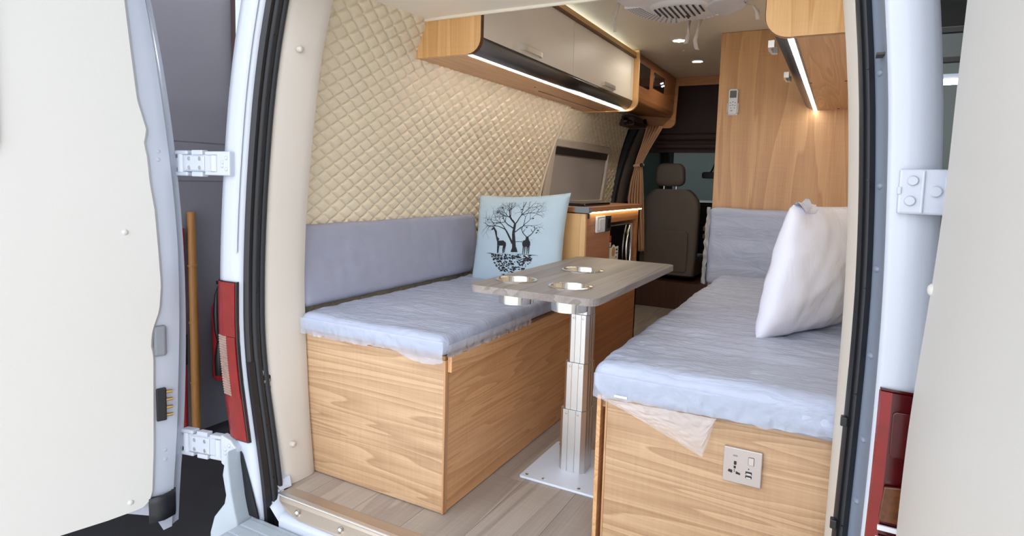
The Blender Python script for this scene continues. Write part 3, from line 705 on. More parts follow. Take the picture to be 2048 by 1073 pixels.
# ------------------------------------------------------------------ printed pillow
def pillow_surface(cx, cy, cz, wv, hv, nv_, w, h, th, seed=0.0, pinch=.10, crease=0.003):
    wv = Vector(wv).normalized(); hv = Vector(hv).normalized(); nv_ = Vector(nv_).normalized(); C = Vector((cx, cy, cz))
    def P(u, v, side=1, off=0.0):
        e = (max(0, 1 - u * u) * max(0, 1 - v * v)) ** .42
        uu = u * (1 - pinch * (1 - v * v) * .55); vv = v * (1 - pinch * (1 - u * u) * .55)
        k = th * e + crease * (nz(u * 2.2 + seed, v * 2.2, side) + .6 * nz(u * 5 + seed, v * 5, side)) * min(1, e * 3)
        return C + wv * (uu * w / 2) + hv * (vv * h / 2) + nv_ * (side * k + off)
    return P
def pillow_mesh(P, n=40):
    m = MB()
    for sd in (1, -1): m.grid(lambda a, b, sd=sd: P(a * 2 - 1, b * 2 - 1, sd), n, n)
    return m
PP = pillow_surface(-.283, .975, .722, (1, .03, .055), (0.0, .16, 1), (0, -1, .16), .45, .41, .066, 3.0, .11)
t = thing('throw_pillow', 'pale blue pillow printed with bare tree, giraffe and stag', 'pillow', (-.28, .96, .54))
pc = pillow_mesh(PP).build('cover', pillow_blue, t, smooth=80)
pr_ = MB()
def ink_poly(pts, mb_=pr_):
    """flat print: fan of small triangles laid on the cover"""
    o = [PP(u, v, 1, .0016) for u, v in pts]; mb_.add(o, [tuple(range(len(o)))])
def ink_line(pts, w0, w1):
    for k in range(len(pts) - 1):
        (a, b), (c, d) = pts[k], pts[k + 1]; L = math.hypot(c - a, d - b) or 1e-6
        nx, ny = -(d - b) / L, (c - a) / L; n = len(pts) - 1
        wa = w0 + (w1 - w0) * k / n; wb = w0 + (w1 - w0) * (k + 1) / n
        ink_poly([(a - nx * wa, b - ny * wa), (c - nx * wb, d - ny * wb), (c + nx * wb, d + ny * wb), (a + nx * wa, b + ny * wa)])
rt = random.Random(11)
def branch(x, y, a, L, w, depth):
    pts = [(x, y)]; aa = a
    for k in range(3):
        aa += rt.uniform(-.28, .28); x += math.cos(aa) * L / 3; y += math.sin(aa) * L / 3
        if abs(x) > .8 or y > .86: break
        pts.append((x, y))
    if len(pts) > 1: ink_line(pts, w, w * .6)
    if depth > 0 and y < .82:
        for s in ((-1, 1) if depth < 4 else (-1, 1, .1)):
            branch(x, y, aa + s * rt.uniform(.35, .75), L * rt.uniform(.62, .84), w * .58, depth - 1)
TX = .02
ink_line([(TX + .05, -.31), (TX + .03, -.1), (TX, .12), (TX + .01, .32)], .045, .026)
ink_poly([(TX - .03, -.31), (TX + .005, -.2), (TX + .09, -.2), (TX + .13, -.31)])
ink_line([(TX, -.12), (TX - .13, .10), (TX - .2, .2)], .022, .014)
for a, L in ((2.75, .26), (2.2, .20)): branch(TX - .2, .2, a, L, .011, 4)
branch(TX + .01, .32, 1.9, .22, .015, 5); branch(TX + .01, .32, 1.1, .24, .014, 5); branch(TX + .01, .32, 2.5, .22, .012, 4)
branch(TX, .12, .7, .26, .012, 4); branch(TX, .22, 2.55, .28, .013, 4); branch(TX + .03, -.08, .25, .16, .007, 3)
# giraffe
ink_poly([(-.30, -.02), (-.36, .04), (-.385, .16), (-.445, .24), (-.475, .27), (-.50, .23), (-.53, .20), (-.52, .18), (-.47, .205), (-.44, .16), (-.37, -.03), (-.345, -.1)])
ink_poly([(-.345, -.06), (-.20, -.05), (-.135, -.10), (-.125, -.18), (-.20, -.17), (-.27, -.17), (-.345, -.14)])
ink_line([(-.325, -.12), (-.315, -.34)], .017, .010); ink_line([(-.285, -.14), (-.30, -.22), (-.295, -.34)], .012, .007)
ink_line([(-.165, -.12), (-.185, -.25), (-.18, -.34)], .026, .010); ink_line([(-.14, -.14), (-.15, -.25), (-.155, -.33)], .014, .007)
ink_line([(-.475, .26), (-.478, .30)], .005, .004)
# stag
ink_poly([(.235, -.10), (.26, -.05), (.30, -.03), (.31, .03), (.29, .06), (.335, .045), (.38, .06), (.36, .03), (.375, -.03), (.405, -.07), (.41, -.15), (.38, -.20), (.33, -.18), (.28, -.19), (.245, -.16)])
for a, b in ((.27, .262), (.305, .30), (.35, .352), (.385, .388)): ink_line([(a, -.16), (b, -.34)], .014, .007)
for s in (-1, 1):
    c = .335; ink_line([(c + s * .03, .05), (c + s * .10, .12), (c + s * .14, .20), (c + s * .12, .28)], .009, .005)
    ink_line([(c + s * .11, .13), (c + s * .06, .21)], .006, .004); ink_line([(c + s * .14, .2), (c + s * .18, .25)], .006, .003)
# birds and leaves
for u, v in ((-.42, .58), (-.33, .70), (-.66, .42), (.52, .13), (.30, .25), (.40, .45), (-.28, .46), (.12, .66), (.54, .18)):
    ink_poly([(u - .025, v - .01), (u - .005, v + .012), (u + .028, v + .02), (u + .01, v - .012)])
# stony ground under the animals, fading downward
ink_poly([(-.62, -.33), (-.2, -.345), (.2, -.345), (.85, -.335), (.55, -.365), (.0, -.37), (-.45, -.36)])
for k in range(300):
    v = -.36 - abs(rt.gauss(0, .25))
    if v < -.86: continue
    wd = .50 - (-.36 - v) * .55; u = rt.uniform(-wd, wd) + .02
    r = rt.uniform(.012, .026); a0 = rt.uniform(0, PI)
    ink_poly([(u + r * 1.3 * math.cos(a0 + k2 * PI / 3) * rt.uniform(.6, 1.1), v + r * .8 * math.sin(a0 + k2 * PI / 3) * rt.uniform(.6, 1.1)) for k2 in range(6)])
po = pr_.build('printed_motif', ink, t, fix=False); po['label'] = 'black print of tree, giraffe and stag'
po['kind'] = 'stuff'

# ------------------------------------------------------------------ kitchen unit
KX, KY0, KY1, KZ = -.005, 1.06, 1.855, .875
t = thing('kitchen_cabinet', 'oak kitchen cabinet with brown worktop beside the left bench', 'cabinet', (-.31, 1.45, 0))
m = MB(); m.box(-.455, KX, KY0, KY0 + .018, .003, KZ - .028); m.build('end_panel', oak_z, t, 0.001)
m = MB(); m.box(KX - .018, KX, KY0 + .018, 1.385, .003, KZ - .028); m.box(KX - .018, KX, 1.385, KY1, .003, .50); m.box(KX - .018, KX, 1.385, KY1, .795, KZ - .028); m.box(KX - .018, KX, 1.80, KY1, .50, .795); m.build('front_panel', walnut_y, t)
m = MB(); m.box(-.455, KX, KY1 - .018, KY1, .003, KZ - .028); m.build('far_panel', walnut_y, t)
m = MB(); m.box(-.46, KX + .014, KY0 - .004, KY1 + .004, KZ - .022, KZ); m.build('worktop', walnut_y, t, 0.002)
m = MB(); m.box(KX - .05, KX + .0155, KY0 - .006, KY0 + .03, KZ - .024, KZ + .001); m.build('corner_bracket', grey_rub, t)
m = MB(); m.box(KX + .005, KX + .012, KY0 + .04, KY1 - .004, KZ - .0275, KZ - .0225); m.build('light_strip', led_warm, t)
m = MB(); m.box(KX, KX + .005, KY0 + .025, KY0 + .038, KZ - .05, KZ - .027); m.build('strip_connector', black, t, 0.001)
m = MB(); m.box(-.45, KX - .018, 1.40, 1.405, .50, .795); m.box(-.45, KX - .018, 1.795, 1.80, .50, .795); m.box(-.45, KX - .018, 1.40, 1.80, .49, .50); m.box(-.455, -.448, 1.40, 1.80, .49, .80); m.build('microwave_niche', walnut_y, t)
m = MB(); m.box(-.44, -.05, 1.16, 1.50, .876, .888)
tag(m.build('glass_cooktop', dark_glass, None, 0.004), 'black glass cooktop lying on the brown worktop', 'cooktop')
def switch(name, y0, y1, z0, z1, mt, label):
    t = thing(name, label, 'switch', (KX, (y0 + y1) / 2, z0))
    m = MB(); m.prism(rrect(y0, y1, z0, z1, .005), KX + .0005, KX + .012, 'x'); pl = m.build('plate', mt, t, 0.003)
    return t, pl
t, pl = switch('wall_switch', 1.176, 1.282, .757, .832, white_pl, 'white double rocker switch on the kitchen cabinet front')
for a in (1.196, 1.232):
    m = MB(); m.box(KX + .0115, KX + .016, a, a + .032, .770, .820); m.build('rocker', white_pl, t, 0.002)
t, pl = switch('socket_plate', 1.285, 1.365, .757, .832, black, 'black socket plate right of the white switch')
m = MB(); m.box(KX + .012, KX + .0135, 1.30, 1.35, .772, .818); m.build('insert', dark_glass, t, 0.001)
t = thing('microwave', 'black microwave with curved silver handle in the kitchen niche', 'microwave', (-.2, 1.6, .502))
m = MB(); m.box(-.44, -.03, 1.41, 1.785, .502, .775); m.build('body', pmat('microwave_case', srgb(168, 164, 170), 0.35, 0.3), t, 0.006)
m = MB(); m.box(-.030, -.016, 1.412, 1.735, .505, .772); dr = m.build('door', dark_glass, t, 0.003)
m = MB(); m.box(-.030, -.018, 1.738, 1.784, .505, .772); m.build('control_panel', pmat('microwave_panel', srgb(190, 186, 190), 0.35), t, 0.002)
m = MB(); m.tube([(-.008, 1.70 + .045 * (1 - 4 * (k / 16 - .5) ** 2) * -1, .515 + .25 * k / 16) for k in range(17)], .006, 8); m.build('handle', steel, dr, smooth=50)
m = MB(); m.tube([(-.008, 1.70 + .03 * (1 - 4 * (k / 16 - .5) ** 2), .515 + .25 * k / 16) for k in range(17)], .006, 8); m.build('handle', steel, dr, smooth=50)
m = MB(); m.box(-.016, -.0148, 1.418, 1.55, .60, .668); m.lathe((-.0155, 1.475, .648), [(0, .001), (.032, .001), (.032, 0)], 20, 'x'); st = m.build('energy_label', pmat('label_paper', srgb(214, 208, 198), 0.6), t)
m = MB(); m.lathe((-.0143, 1.475, .645), [(0, .0006), (.024, .0006), (.024, 0)], 20, 'x'); m.build('label_seal', pmat('label_gold', srgb(176, 130, 70), 0.5), st)
for (a, b, c, d) in ((1.512, 1.54, .648, .656), (1.512, 1.54, .632, .637), (1.512, 1.53, .612, .617), (1.422, 1.445, .606, .611)):
    m = MB(); m.box(-.0149, -.0142, a, b, c, d); m.build('label_text', ink, st)
m = MB(); m.box(-.016, -.0148, 1.418, 1.436, .70, .728); m.build('sticker', pmat('label_red', srgb(160, 60, 50), 0.5), t)
m = MB(); m.box(-.016, -.0148, 1.418, 1.436, .672, .695); m.build('sticker', pmat('label_white', srgb(210, 200, 200), 0.5), t)

# ------------------------------------------------------------------ table
t = thing('dining_table', 'grey woodgrain pedestal table with three steel cup holders', 'table', (.222, .476, 0))
ZT = .68
cups = [(.110, .215, .056), (.292, .204, .056), (.195, .541, .064)]
outer = rrect(.030, .424, .060, .915, .036, 6)
bm = bmesh.new()
def ring(pts, z): return [bm.verts.new((x - .222, y - .476, z)) for x, y in pts]
holes = [[(cx + r * math.cos(2 * PI * k / 24), cy + r * math.sin(2 * PI * k / 24)) for k in range(24)] for cx, cy, r in cups]
for z in (ZT - .020, ZT):
    es = []
    for pts in [outer] + holes:
        vs = ring(pts, z); es += [bm.edges.new((vs[k], vs[(k + 1) % len(vs)])) for k in range(len(vs))]
    bmesh.ops.triangle_fill(bm, use_beauty=True, edges=es)
bm.verts.ensure_lookup_table()
nn = len(outer) + 24 * 3; base = 0
for cnt in [len(outer), 24, 24, 24]:
    for k in range(cnt):
        a, b = base + k, base + (k + 1) % cnt
        bm.faces.new((bm.verts[a], bm.verts[b], bm.verts[b + nn], bm.verts[a + nn]))
    base += cnt
bmesh.ops.recalc_face_normals(bm, faces=bm.faces)
me = bpy.data.meshes.new('table_top'); bm.to_mesh(me); bm.free(); me.materials.append(grey_oak)
o = bpy.data.objects.new('table_top', me); COL.objects.link(o); o.parent = t
for cx, cy, r in cups:
    deep = .066
    m = MB(); m.lathe((cx, cy, ZT), [(r + .008, .0005), (r + .008, .003), (r, .004), (r - .003, .0), (r - .005, -deep), (0, -deep), (0, -deep - .002), (r - .003, -deep - .002), (r - .001, -.004), (r + .008, .0005)], 36)
    m.build('cup_holder', steel, t, smooth=40)
def post_sec(h, z0, z1, name, cxx=.2215, cyy=.475):
    c = h * .28
    P = [(cxx - h + c, cyy - h), (cxx + h - c, cyy - h), (cxx + h, cyy - h + c), (cxx + h, cyy + h - c), (cxx + h - c, cyy + h), (cxx - h + c, cyy + h), (cxx - h, cyy + h - c), (cxx - h, cyy - h + c)]
    # grooved front: two slim slots on every flat face
    Q = []
    for k in range(8):
        a = Vector(P[k] + (0,)); b = Vector(P[(k + 1) % 8] + (0,)); Q.append((a.x, a.y))
        if (b - a).length > h * .9:
            nrm = Vector((cxx - (a.x + b.x) / 2, cyy - (a.y + b.y) / 2, 0)).normalized()
            for tt in (.3, .7):
                for dt, dp in ((-.02, 0), (-.012, .003), (.012, .003), (.02, 0)):
                    q = a.lerp(b, tt + dt) + nrm * dp; Q.append((q.x, q.y))
    m = MB(); m.prism(Q, z0, z1, 'z'); return m.build(name, alu, t)
secs = [(.0455, .009, .222, .2215), (.0405, .223, .383, .2245), (.0355, .384, .546, .2280), (.031, .547, .659, .2320)]
for k, (h, a, b, cx_) in enumerate(secs):
    o = post_sec(h, a, b, 'post_section', cx_)
    if k < 3:
        for xx in (cx_ - h * .45, cx_ + h * .45):
            m = MB(); m.lathe((xx, .475 - h, b - .012), [(0, -.002), (.003, -.0015), (.004, 0), (.004, .002)], 10, 'y'); m.build('screw', steel, o, smooth=40)
m = MB(); m.prism(rrect(.085, .372, .32, .635, .008), .0005, .0085, 'z'); bp_ = m.build('base_plate', white_metal, t, 0.002)
for x in (.105, .165, .29, .352):
    for y in (.34, .615): 
        m = MB(); m.lathe((x, y, .0085), [(0, .0025), (.004, .002), (.006, 0)], 10); m.build('bolt', steel, bp_, smooth=40)

# ------------------------------------------------------------------ overhead cabinet, left
t = thing('overhead_cabinet', 'oak overhead cabinet with two pale doors above the left bench', 'cabinet', (-.38, 1.4, 1.44), 'overhead cabinets')
CX, CY0, CY1, CZ0 = -.222, .512, 2.33, 1.44
poly = [(-.53, CZ0), ] + [(-.53 + .0, CZ0)] 
ep = [(-.56, CZ0), (CX - .055, CZ0)] + [(CX - .055 + .055 * math.sin(PI / 2 * k / 6), CZ0 + .055 - .055 * math.cos(PI / 2 * k / 6)) for k in range(1, 7)] + [(CX, 1.80), (-.56, 1.80)]
m = MB(); m.prism(ep, CY0, CY0 + .018, 'y'); m.build('end_panel', oak_z, t, 0.001)
rim = [(p[0] + .0015, p[1]) if p[0] > CX - .05 else p for p in ep[1:-2]] + [(CX + .0015, 1.79)]
m = MB(); m.loft([[(x, CY0 - .0008, z), (x, CY0 + .019, z)] for x, z in rim]); m.build('edge_band', dark_edge, t)
fp = [(-.56, CZ0 - .004), (CX - .03, CZ0 - .004)] + [(CX - .03 + .06 * math.sin(PI / 2 * k / 6), CZ0 + .056 - .06 * math.cos(PI / 2 * k / 6)) for k in range(1, 7)] + [(CX + .03, 1.808), (-.56, 1.808)]
m = MB(); m.prism(fp, CY1, CY1 + .02, 'y'); m.build('far_end_panel', oak_z, t, 0.001)
m = MB(); m.box(-.55, CX - .065, CY0 + .018, CY1, CZ0 + .001, CZ0 + .014); m.build('bottom_board', oak_y, t)
arc = [(CX - .065 + .006 + .056 * math.sin(PI / 2 * k / 8), CZ0 + .0605 - .056 * math.cos(PI / 2 * k / 8)) for k in range(9)] + [(CX - .004, 1.497)]
m = MB(); m.loft([[(x, y, z) for x, z in arc] for y in (CY0 + .018, CY1)]); m.build('aluminium_profile', alu_dark, t, smooth=50, solid=.003)
m = MB(); m.box(CX - .0635, CX - .0585, CY0 + .02, CY1 - .005, CZ0 - .001, CZ0 + .006); m.build('light_strip', led, t)
for (a, b, hy) in ((CY0 + .020, 1.372, .915), (1.376, CY1 - .003, 1.88)):
    m = MB(); m.box(CX - .018, CX - .001, a, b, 1.500, 1.758); d = m.build('door', door_grey, t, 0.0015)
    m = MB(); hy0, hy1 = hy - .095, hy + .095
    m.prism([(CX - .001, hy0), (CX + .012, hy0), (CX + .018, hy0 + .012), (CX + .018, hy1 - .03), (CX + .010, hy1), (CX - .001, hy1), (CX - .001, hy1 - .012), (CX + .008, hy1 - .032), (CX + .008, hy0 + .012), (CX - .001, hy0 + .012)], 1.512, 1.534, 'z'); m.build('handle', chrome, d, 0.001)
m = MB(); m.box(CX - .10, CX + .012, CY0 + .018, CY1, 1.759, 1.769); m.build('top_rail', wood('dark_rail', 'y', srgb(120, 78, 46), srgb(84, 50, 28)), t, 0.001)
m = MB(); m.box(CX + .002, CX + .010, CY0 + .018, CY1, 1.7695, 1.794); m.build('cove_board', wood('golden_cove_board', 'y', srgb(230, 190, 120), srgb(190, 140, 80)), t)
m = MB(); m.box(CX - .070, CX - .062, CY0 + .04, CY1 - .02, 1.783, 1.790); m.build('cove_light_strip', led_cool, t)
m = MB(); m.box(-.55, CX - .02, CY0 + .018, CY1, 1.745, 1.757); m.build('top_board', oak_y, t)
for (a, b) in ((-.39, 1.30), (-.36, 2.18)):
    m = MB(); m.cyl((a, b, CZ0 - .001), .004, .003, 'z', 8); m.build('screw_hole', seam_m, t)
m = MB(); m.box(-.43, -.425, 1.42, 2.28, CZ0 - .002, CZ0 + .001); m.build('wall_shadow_strip', dark_edge, t)  # thin dark strip drawn as the shadow line along the wall

# control cabinet further forward
t = thing('control_cabinet', 'brown overhead cabinet with dark control displays near the cab', 'cabinet', (-.4, 2.9, 1.5))
cp = [(-.56, 1.53), (-.255, 1.50), (-.235, 1.51), (-.225, 1.54), (-.215, 1.805), (-.56, 1.805)]
m = MB(); m.prism(cp, 2.352, 3.37, 'y'); m.build('body', walnut_y, t, 0.01, 3)
m = MB(); m.prism([(-.2215, 1.615), (-.2185, 1.75), (-.2125, 1.75), (-.2155, 1.615)], 2.42, 2.66, 'y'); m.build('display', dark_glass, t, 0.002)
m = MB(); m.prism([(-.2215, 1.64), (-.2190, 1.745), (-.2125, 1.745), (-.2155, 1.64)], 2.76, 3.03, 'y'); d2 = m.build('control_panel', dark_glass, t, 0.002)
for (a, b) in ((2.93, 1.69), (2.96, 1.675), (3.0, 1.685), (2.97, 1.70)):
    m = MB(); m.box(-.2125, -.2095, a, a + .014, b, b + .01); m.build('indicator', pmat('indicator_glow', (1, 1, 1, 1), emit=(.9, .95, 1, 1), estr=1.5), d2)

# front bulkhead frame: veneer arch around the cab opening
out = [(-.26, 1.808), (-.26, 1.60), (-.40, 1.56), (-.40, 1.44)]
inn = [(-.235, 1.435)] + [(-.255 + .05 + .0 - .0 + .0 + .0, 1.44)]
m = MB()
P = [(-.60, 1.425), (-.26, 1.425)] + [(-.26 + .05 * math.sin(PI / 2 * k / 6), 1.475 - .05 * math.cos(PI / 2 * k / 6)) for k in range(1, 7)] + [(-.200, 1.745), (1.08, 1.745), (1.08, 1.808), (-.60, 1.808)]
m.prism(P, 3.385, 3.405, 'y')
struct(m.build('trim_cab_arch', wood('arch_veneer', 'x', srgb(206, 150, 100), srgb(160, 106, 66), off=5.0), None, 0.001), 'brown veneer arch framing the dark cab opening', 'trim')

# ------------------------------------------------------------------ partition and right side furniture
PY = 2.09
m = MB(); m.box(.335, 1.054, PY, PY + .03, .0, 1.808)
pt = struct(m.build('wall_partition', oak_p, None, 0.001), 'upright oak partition wall beyond the right bench', 'wall')
t = thing('overhead_cabinet', 'oak overhead cabinet with light strip above the right bench', 'cabinet', (.9, 1.2, 1.38), 'overhead cabinets')
QX, QY0, QZ = .752, .394, 1.383
ep = [(1.053, QZ), (1.053, 1.80), (QX, 1.80)] + [(QX + .06 - .06 * math.cos(PI / 2 * k / 8), QZ + .06 - .06 * math.sin(PI / 2 * k / 8)) for k in range(9)]
m = MB(); m.prism(ep, QY0, QY0 + .018, 'y'); m.build('end_panel', oak_z, t, 0.001)
rim = [(QX - .0012, 1.79)] + [(QX + .06 - .0612 * math.cos(PI / 2 * k / 8), QZ + .06 - .0612 * math.sin(PI / 2 * k / 8)) for k in range(9)] + [(1.05, QZ - .0012)]
m = MB(); m.loft([[(x, QY0 - .0008, z), (x, QY0 + .019, z)] for x, z in rim]); m.build('edge_band', oak_edge, t)
m = MB(); m.box(QX + .078, 1.053, QY0 + .018, PY - .001, QZ + .001, QZ + .014); m.build('bottom_board', oak_y, t)
arc = [(QX + .064 - .056 * math.sin(PI / 2 * k / 8), QZ + .0595 - .056 * math.cos(PI / 2 * k / 8)) for k in range(9)]
m = MB(); m.loft([[(x, y, z) for x, z in arc] for y in (QY0 + .018, PY - .001)]); m.build('aluminium_profile', alu_dark, t, smooth=50, solid=.003)
m = MB(); m.box(QX + .0565, QX + .071, QY0 + .02, PY - .01, QZ - .001, QZ + .006); m.build('light_strip', pmat('led_white_soft', (1, 1, 1, 1), emit=(1, 0.97, 0.93, 1), estr=18.0), t)
m = MB(); m.box(QX + .071, QX + .078, QY0 + .018, PY - .002, QZ, QZ + .01); m.build('strip_channel', alu_dark, t)
for k, hy in enumerate((.70, 1.27)):
    a, b = ((QY0 + .02, 1.02), (1.024, PY - .004))[k]
    m = MB(); m.box(QX + .001, QX + .018, a, b, QZ + .062, 1.78); d = m.build('door', door_grey, t, 0.0015)
    m = MB(); m.prism([(QX + .001, hy - .06), (QX - .018, hy - .055), (QX - .022, hy), (QX - .018, hy + .055), (QX + .001, hy + .06), (QX + .001, hy + .045), (QX - .012, hy + .04), (QX - .012, hy - .04), (QX + .001, hy - .045)], QZ + .028, QZ + .05, 'z'); m.build('handle', chrome, d, 0.001)
for (a, b) in ((.812, 1.20), (.93, 1.19), (.805, 2.04), (.9, 2.05)):
    m = MB(); m.cyl((a + .02, b, QZ - .0005), .005, .002, 'z', 8); m.build('screw_hole', seam_m, t)
# remote in its cradle
t = thing('remote_control', 'white air conditioner remote in a holder on the oak partition', 'remote', (.415, PY - .02, 1.37))
m = MB(); m.prism(rrect(.392, .440, 1.367, 1.43, .004), PY - .012, PY - .0005, 'y'); m.box(.388, .392, PY - .026, PY - .002, 1.38, 1.43); m.box(.440, .444, PY - .026, PY - .002, 1.38, 1.43); m.build('holder', white_pl, t, 0.002)
m = MB(); m.prism(rrect(.393, .439, 1.372, 1.505, .01), PY - .026, PY - .012, 'y'); rb = m.build('body', white_pl, t, 0.003)
m = MB(); m.prism(rrect(.399, .433, 1.458, 1.496, .003), PY - .0275, PY - .0255, 'y'); m.build('screen', pmat('lcd', srgb(96, 100, 92), 0.3), rb, 0.0005)
for (a, b, w) in ((.404, 1.432, .006), (.416, 1.436, .006), (.428, 1.432, .006), (.404, 1.418, .006), (.416, 1.420, .006), (.428, 1.418, .006), (.407, 1.404, .005), (.425, 1.404, .005), (.411, 1.390, .010)):
    m = MB(); m.box(a - w / 2, a + w / 2, PY - .0275, PY - .0255, b - .002, b + .002); m.build('button', grey_rub, rb)

# right bench
t = thing('bench_box', 'light oak bench box with power socket under the right cushion', 'bench', (.75, 1.0, 0), 'bench boxes')
m = MB(); m.box(.462, 1.052, .0785, .0965, .003, .418); m.build('rear_panel', oak_x, t, 0.0015)
m = MB(); m.box(.457, .462, .078, .097, .003, .418); m.build('edge_band', oak_edge, t)
m = MB(); m.box(.457, .470, .0975, 2.08, .003, .418); m.build('side_panel', oak_y, t, 0.001)
m = MB(); m.box(.433, .444, .0785, 2.07, .006, .425); m.build('pull_out_board', oak_y, t, 0.001)
m = MB(); m.box(.444, .457, .095, .11, .39, .418); m.build('spacer', oak_x, t)
m = MB(); m.box(.446, 1.052, .0785, 2.08, .4185, .428); m.build('lid', oak_x, t)
t = thing('power_socket', 'grey square power socket with USB ports on right bench', 'socket', (.802, .0785, .28))
FY = .0785
m = MB(); m.prism(rrect(.759, .845, .280, .366, .003), FY - .0085, FY - .0005, 'y'); pl = m.build('plate', pmat('champagne_plate', srgb(186, 176, 172), 0.3, 0.5, var=0.02), t, 0.002)
FP = FY - .0085
m = MB()
for (x0, x1, a, b) in ((.783, .789, .325, .334), (.783, .788, .316, .3225)): m.prism(rrect(x0, x1, a, b, .0015), FP - .0006, FP + .001, 'y')
m.prism([(.7705, .3075), (.7725, .312), (.7805, .311), (.7805, .3035), (.771, .306)], FP - .0006, FP + .001, 'y')
m.prism([(.7885, .310), (.7985, .3065), (.7985, .3025), (.7885, .3035)], FP - .0006, FP + .001, 'y')
m.cyl((.785, FP - .0006, .3125), .0012, .0012, 'y', 10); m.cyl((.785, FP - .0006, .3085), .0012, .0012, 'y', 10)
m.build('pin_holes', black, pl)
m = MB(); m.prism(rrect(.7800, .7905, .3455, .3488, .0012), FP - .0008, FP + .001, 'y'); m.build('indicator_window', grey_rub, pl)
m = MB(); m.prism(rrect(.8145, .8275, .3310, .3505, .0012), FP - .0006, FP + .001, 'y'); sw = m.build('switch_frame', seam_m, pl)
m = MB(); m.prism(rrect(.8152, .8268, .3318, .3497, .001), FP - .0025, FP, 'y'); m.build('rocker', pmat('champagne_rocker', srgb(196, 186, 182), 0.35, 0.3), sw, 0.0008)
for z in (.3085, .2990):
    m = MB(); m.box(.810, .824, FP - .0006, FP + .001, z, z + .0065); us = m.build('usb_port', black, pl)
    m = MB(); m.box(.812, .822, FP - .0012, FP, z + .0005, z + .0026); m.build('tongue', alu, us)
m = MB(); m.cyl((.8165, FP - .0007, .3215), .0014, .0012, 'y', 10); m.build('charge_led', black, pl)

t = thing('seat_cushion', 'blue grey seat cushion in crinkled plastic on the right bench', 'cushion', (.74, 1.0, .428), 'bench seat cushions')
cushion(.428, 1.05, .03, 1.90, .4285, .530, 'cushion', blue_fab, t, amp=.0075, r=.045, nu=70, nv=150, nw=12, seed=5.0)
film_skirt(t, (.44, .034, 0), (1.04, .034, 0), .50, lambda u: .062 - .012 * u + .008 * nz(u * 14, 5, 0), 9.0, (0, -1, 0), 'film_skirt', film_dense, 120)
# loose corner of the bag hanging over the bench front
def flap(u, v):
    A = Vector((.47, .028, .440)); B = Vector((.745, .028, .445)); T = Vector((.715, .052, .335))
    top = A.lerp(B, u); low = A.lerp(T, min(1, u / .88)) if u < .88 else T.lerp(B, (u - .88) / .12)
    p = top.lerp(low, v); w = .006 * nz(u * 9, v * 5, 2) + .003 * nz(u * 24, v * 12, 4)
    return (p.x, p.y - .006 - abs(w) - .010 * math.sin(PI * v), p.z)
m = MB(); m.grid(flap, 60, 30); m.build('hanging_film', film, t, smooth=70, fix=False)
m = MB(); m.box(.497, .53, .024, .0245, .447, .453); m.build('tape_tab', white_pl, t)
t = thing('backrest_cushion', 'plastic wrapped blue grey backrest cushion against the oak partition', 'cushion', (.66, 2.03, .43), 'bench backrest cushions')
cushion(.338, 1.03, 1.975, 2.082, .45, .868, 'cushion', blue_fab, t, amp=.007, r=.03, nu=70, nv=10, nw=50, seed=8.0)
def sk2(u, v):
    z = .87 - .42 * u; x = .352 - .030 * v - .012 * u; w = .007 * nz(u * 14, v * 2, 7)
    return (x + w, 1.975 - .004 + .05 * v + .6 * w, z)
m = MB(); m.grid(sk2, 40, 8); m.build('film_fold', pmat('folded_plastic_film', srgb(214, 218, 232), 0.2, alpha=0.8, coat=0.6), t, smooth=70)

# wrapped white pillow
wv = Vector((.47, .88, 0)); 
PW = pillow_surface(.912, .735, .728, wv, (.17, .10, 1), (.88, -.47, 0.0), .47, .42, .075, 6.0, .06, .008)
t = thing('bed_pillow', 'plump white pillow in clear plastic standing on the right bench', 'pillow', (.9, .72, .53))
pillow_mesh(PW, 44).build('cover', white_fab, t, smooth=80)
def tuft(u, v):
    c = PW(-.86 + .30 * u, 1.0 - .10 * v, 1) ; a = v * 2 * PI
    return (c.x + .02 * math.cos(a) * (1 - .6 * u) , c.y + .02 * math.sin(a), c.z + .012 * math.sin(a * 2 + u * 4) + .012 * (1 - u))
m = MB(); m.grid(tuft, 10, 14); m.build('bag_gather', white_fab, t, smooth=70)

# ------------------------------------------------------------------ side window, pillar, curtain
WX = -.66
def wx(z): return sm(Q_L, z) - .035 + .013
w = thing('window_1', 'closed side window with cream frame and drawn blind', 'window', (-.62, 2.5, .85)); w['kind'] = 'structure'
def wframe(y0, y1, z0, z1, r, off):
    return [(wx(z) + off, y, z) for y, z in rrect(y0, y1, z0, z1, r, 6)]
A = wframe(1.97, 3.05, .80, 1.255, .05, 0.0); B = wframe(1.98, 3.04, .81, 1.245, .05, .022); C_ = wframe(2.03, 2.99, .855, 1.205, .012, .022); D = wframe(2.035, 2.985, .86, 1.20, .01, .006)
m = MB(); m.loft([A, B, C_, D], closed=True); m.build('frame', window_frame_m, w, smooth=40)
m = MB(); m.grid(lambda s, t_: (wx(.86 + .34 * t_) + .008, 2.035 + .95 * s, .86 + .34 * t_), 2, 12); m.build('blind', blind_m, w)
m = MB(); m.grid(lambda s, t_: (wx(1.155 + .045 * t_) + .013, 2.037 + .946 * s, 1.155 + .045 * t_), 2, 4); m.build('blind_cassette', pmat('dark_cassette', srgb(54, 44, 40), 0.4), w, solid=.006)
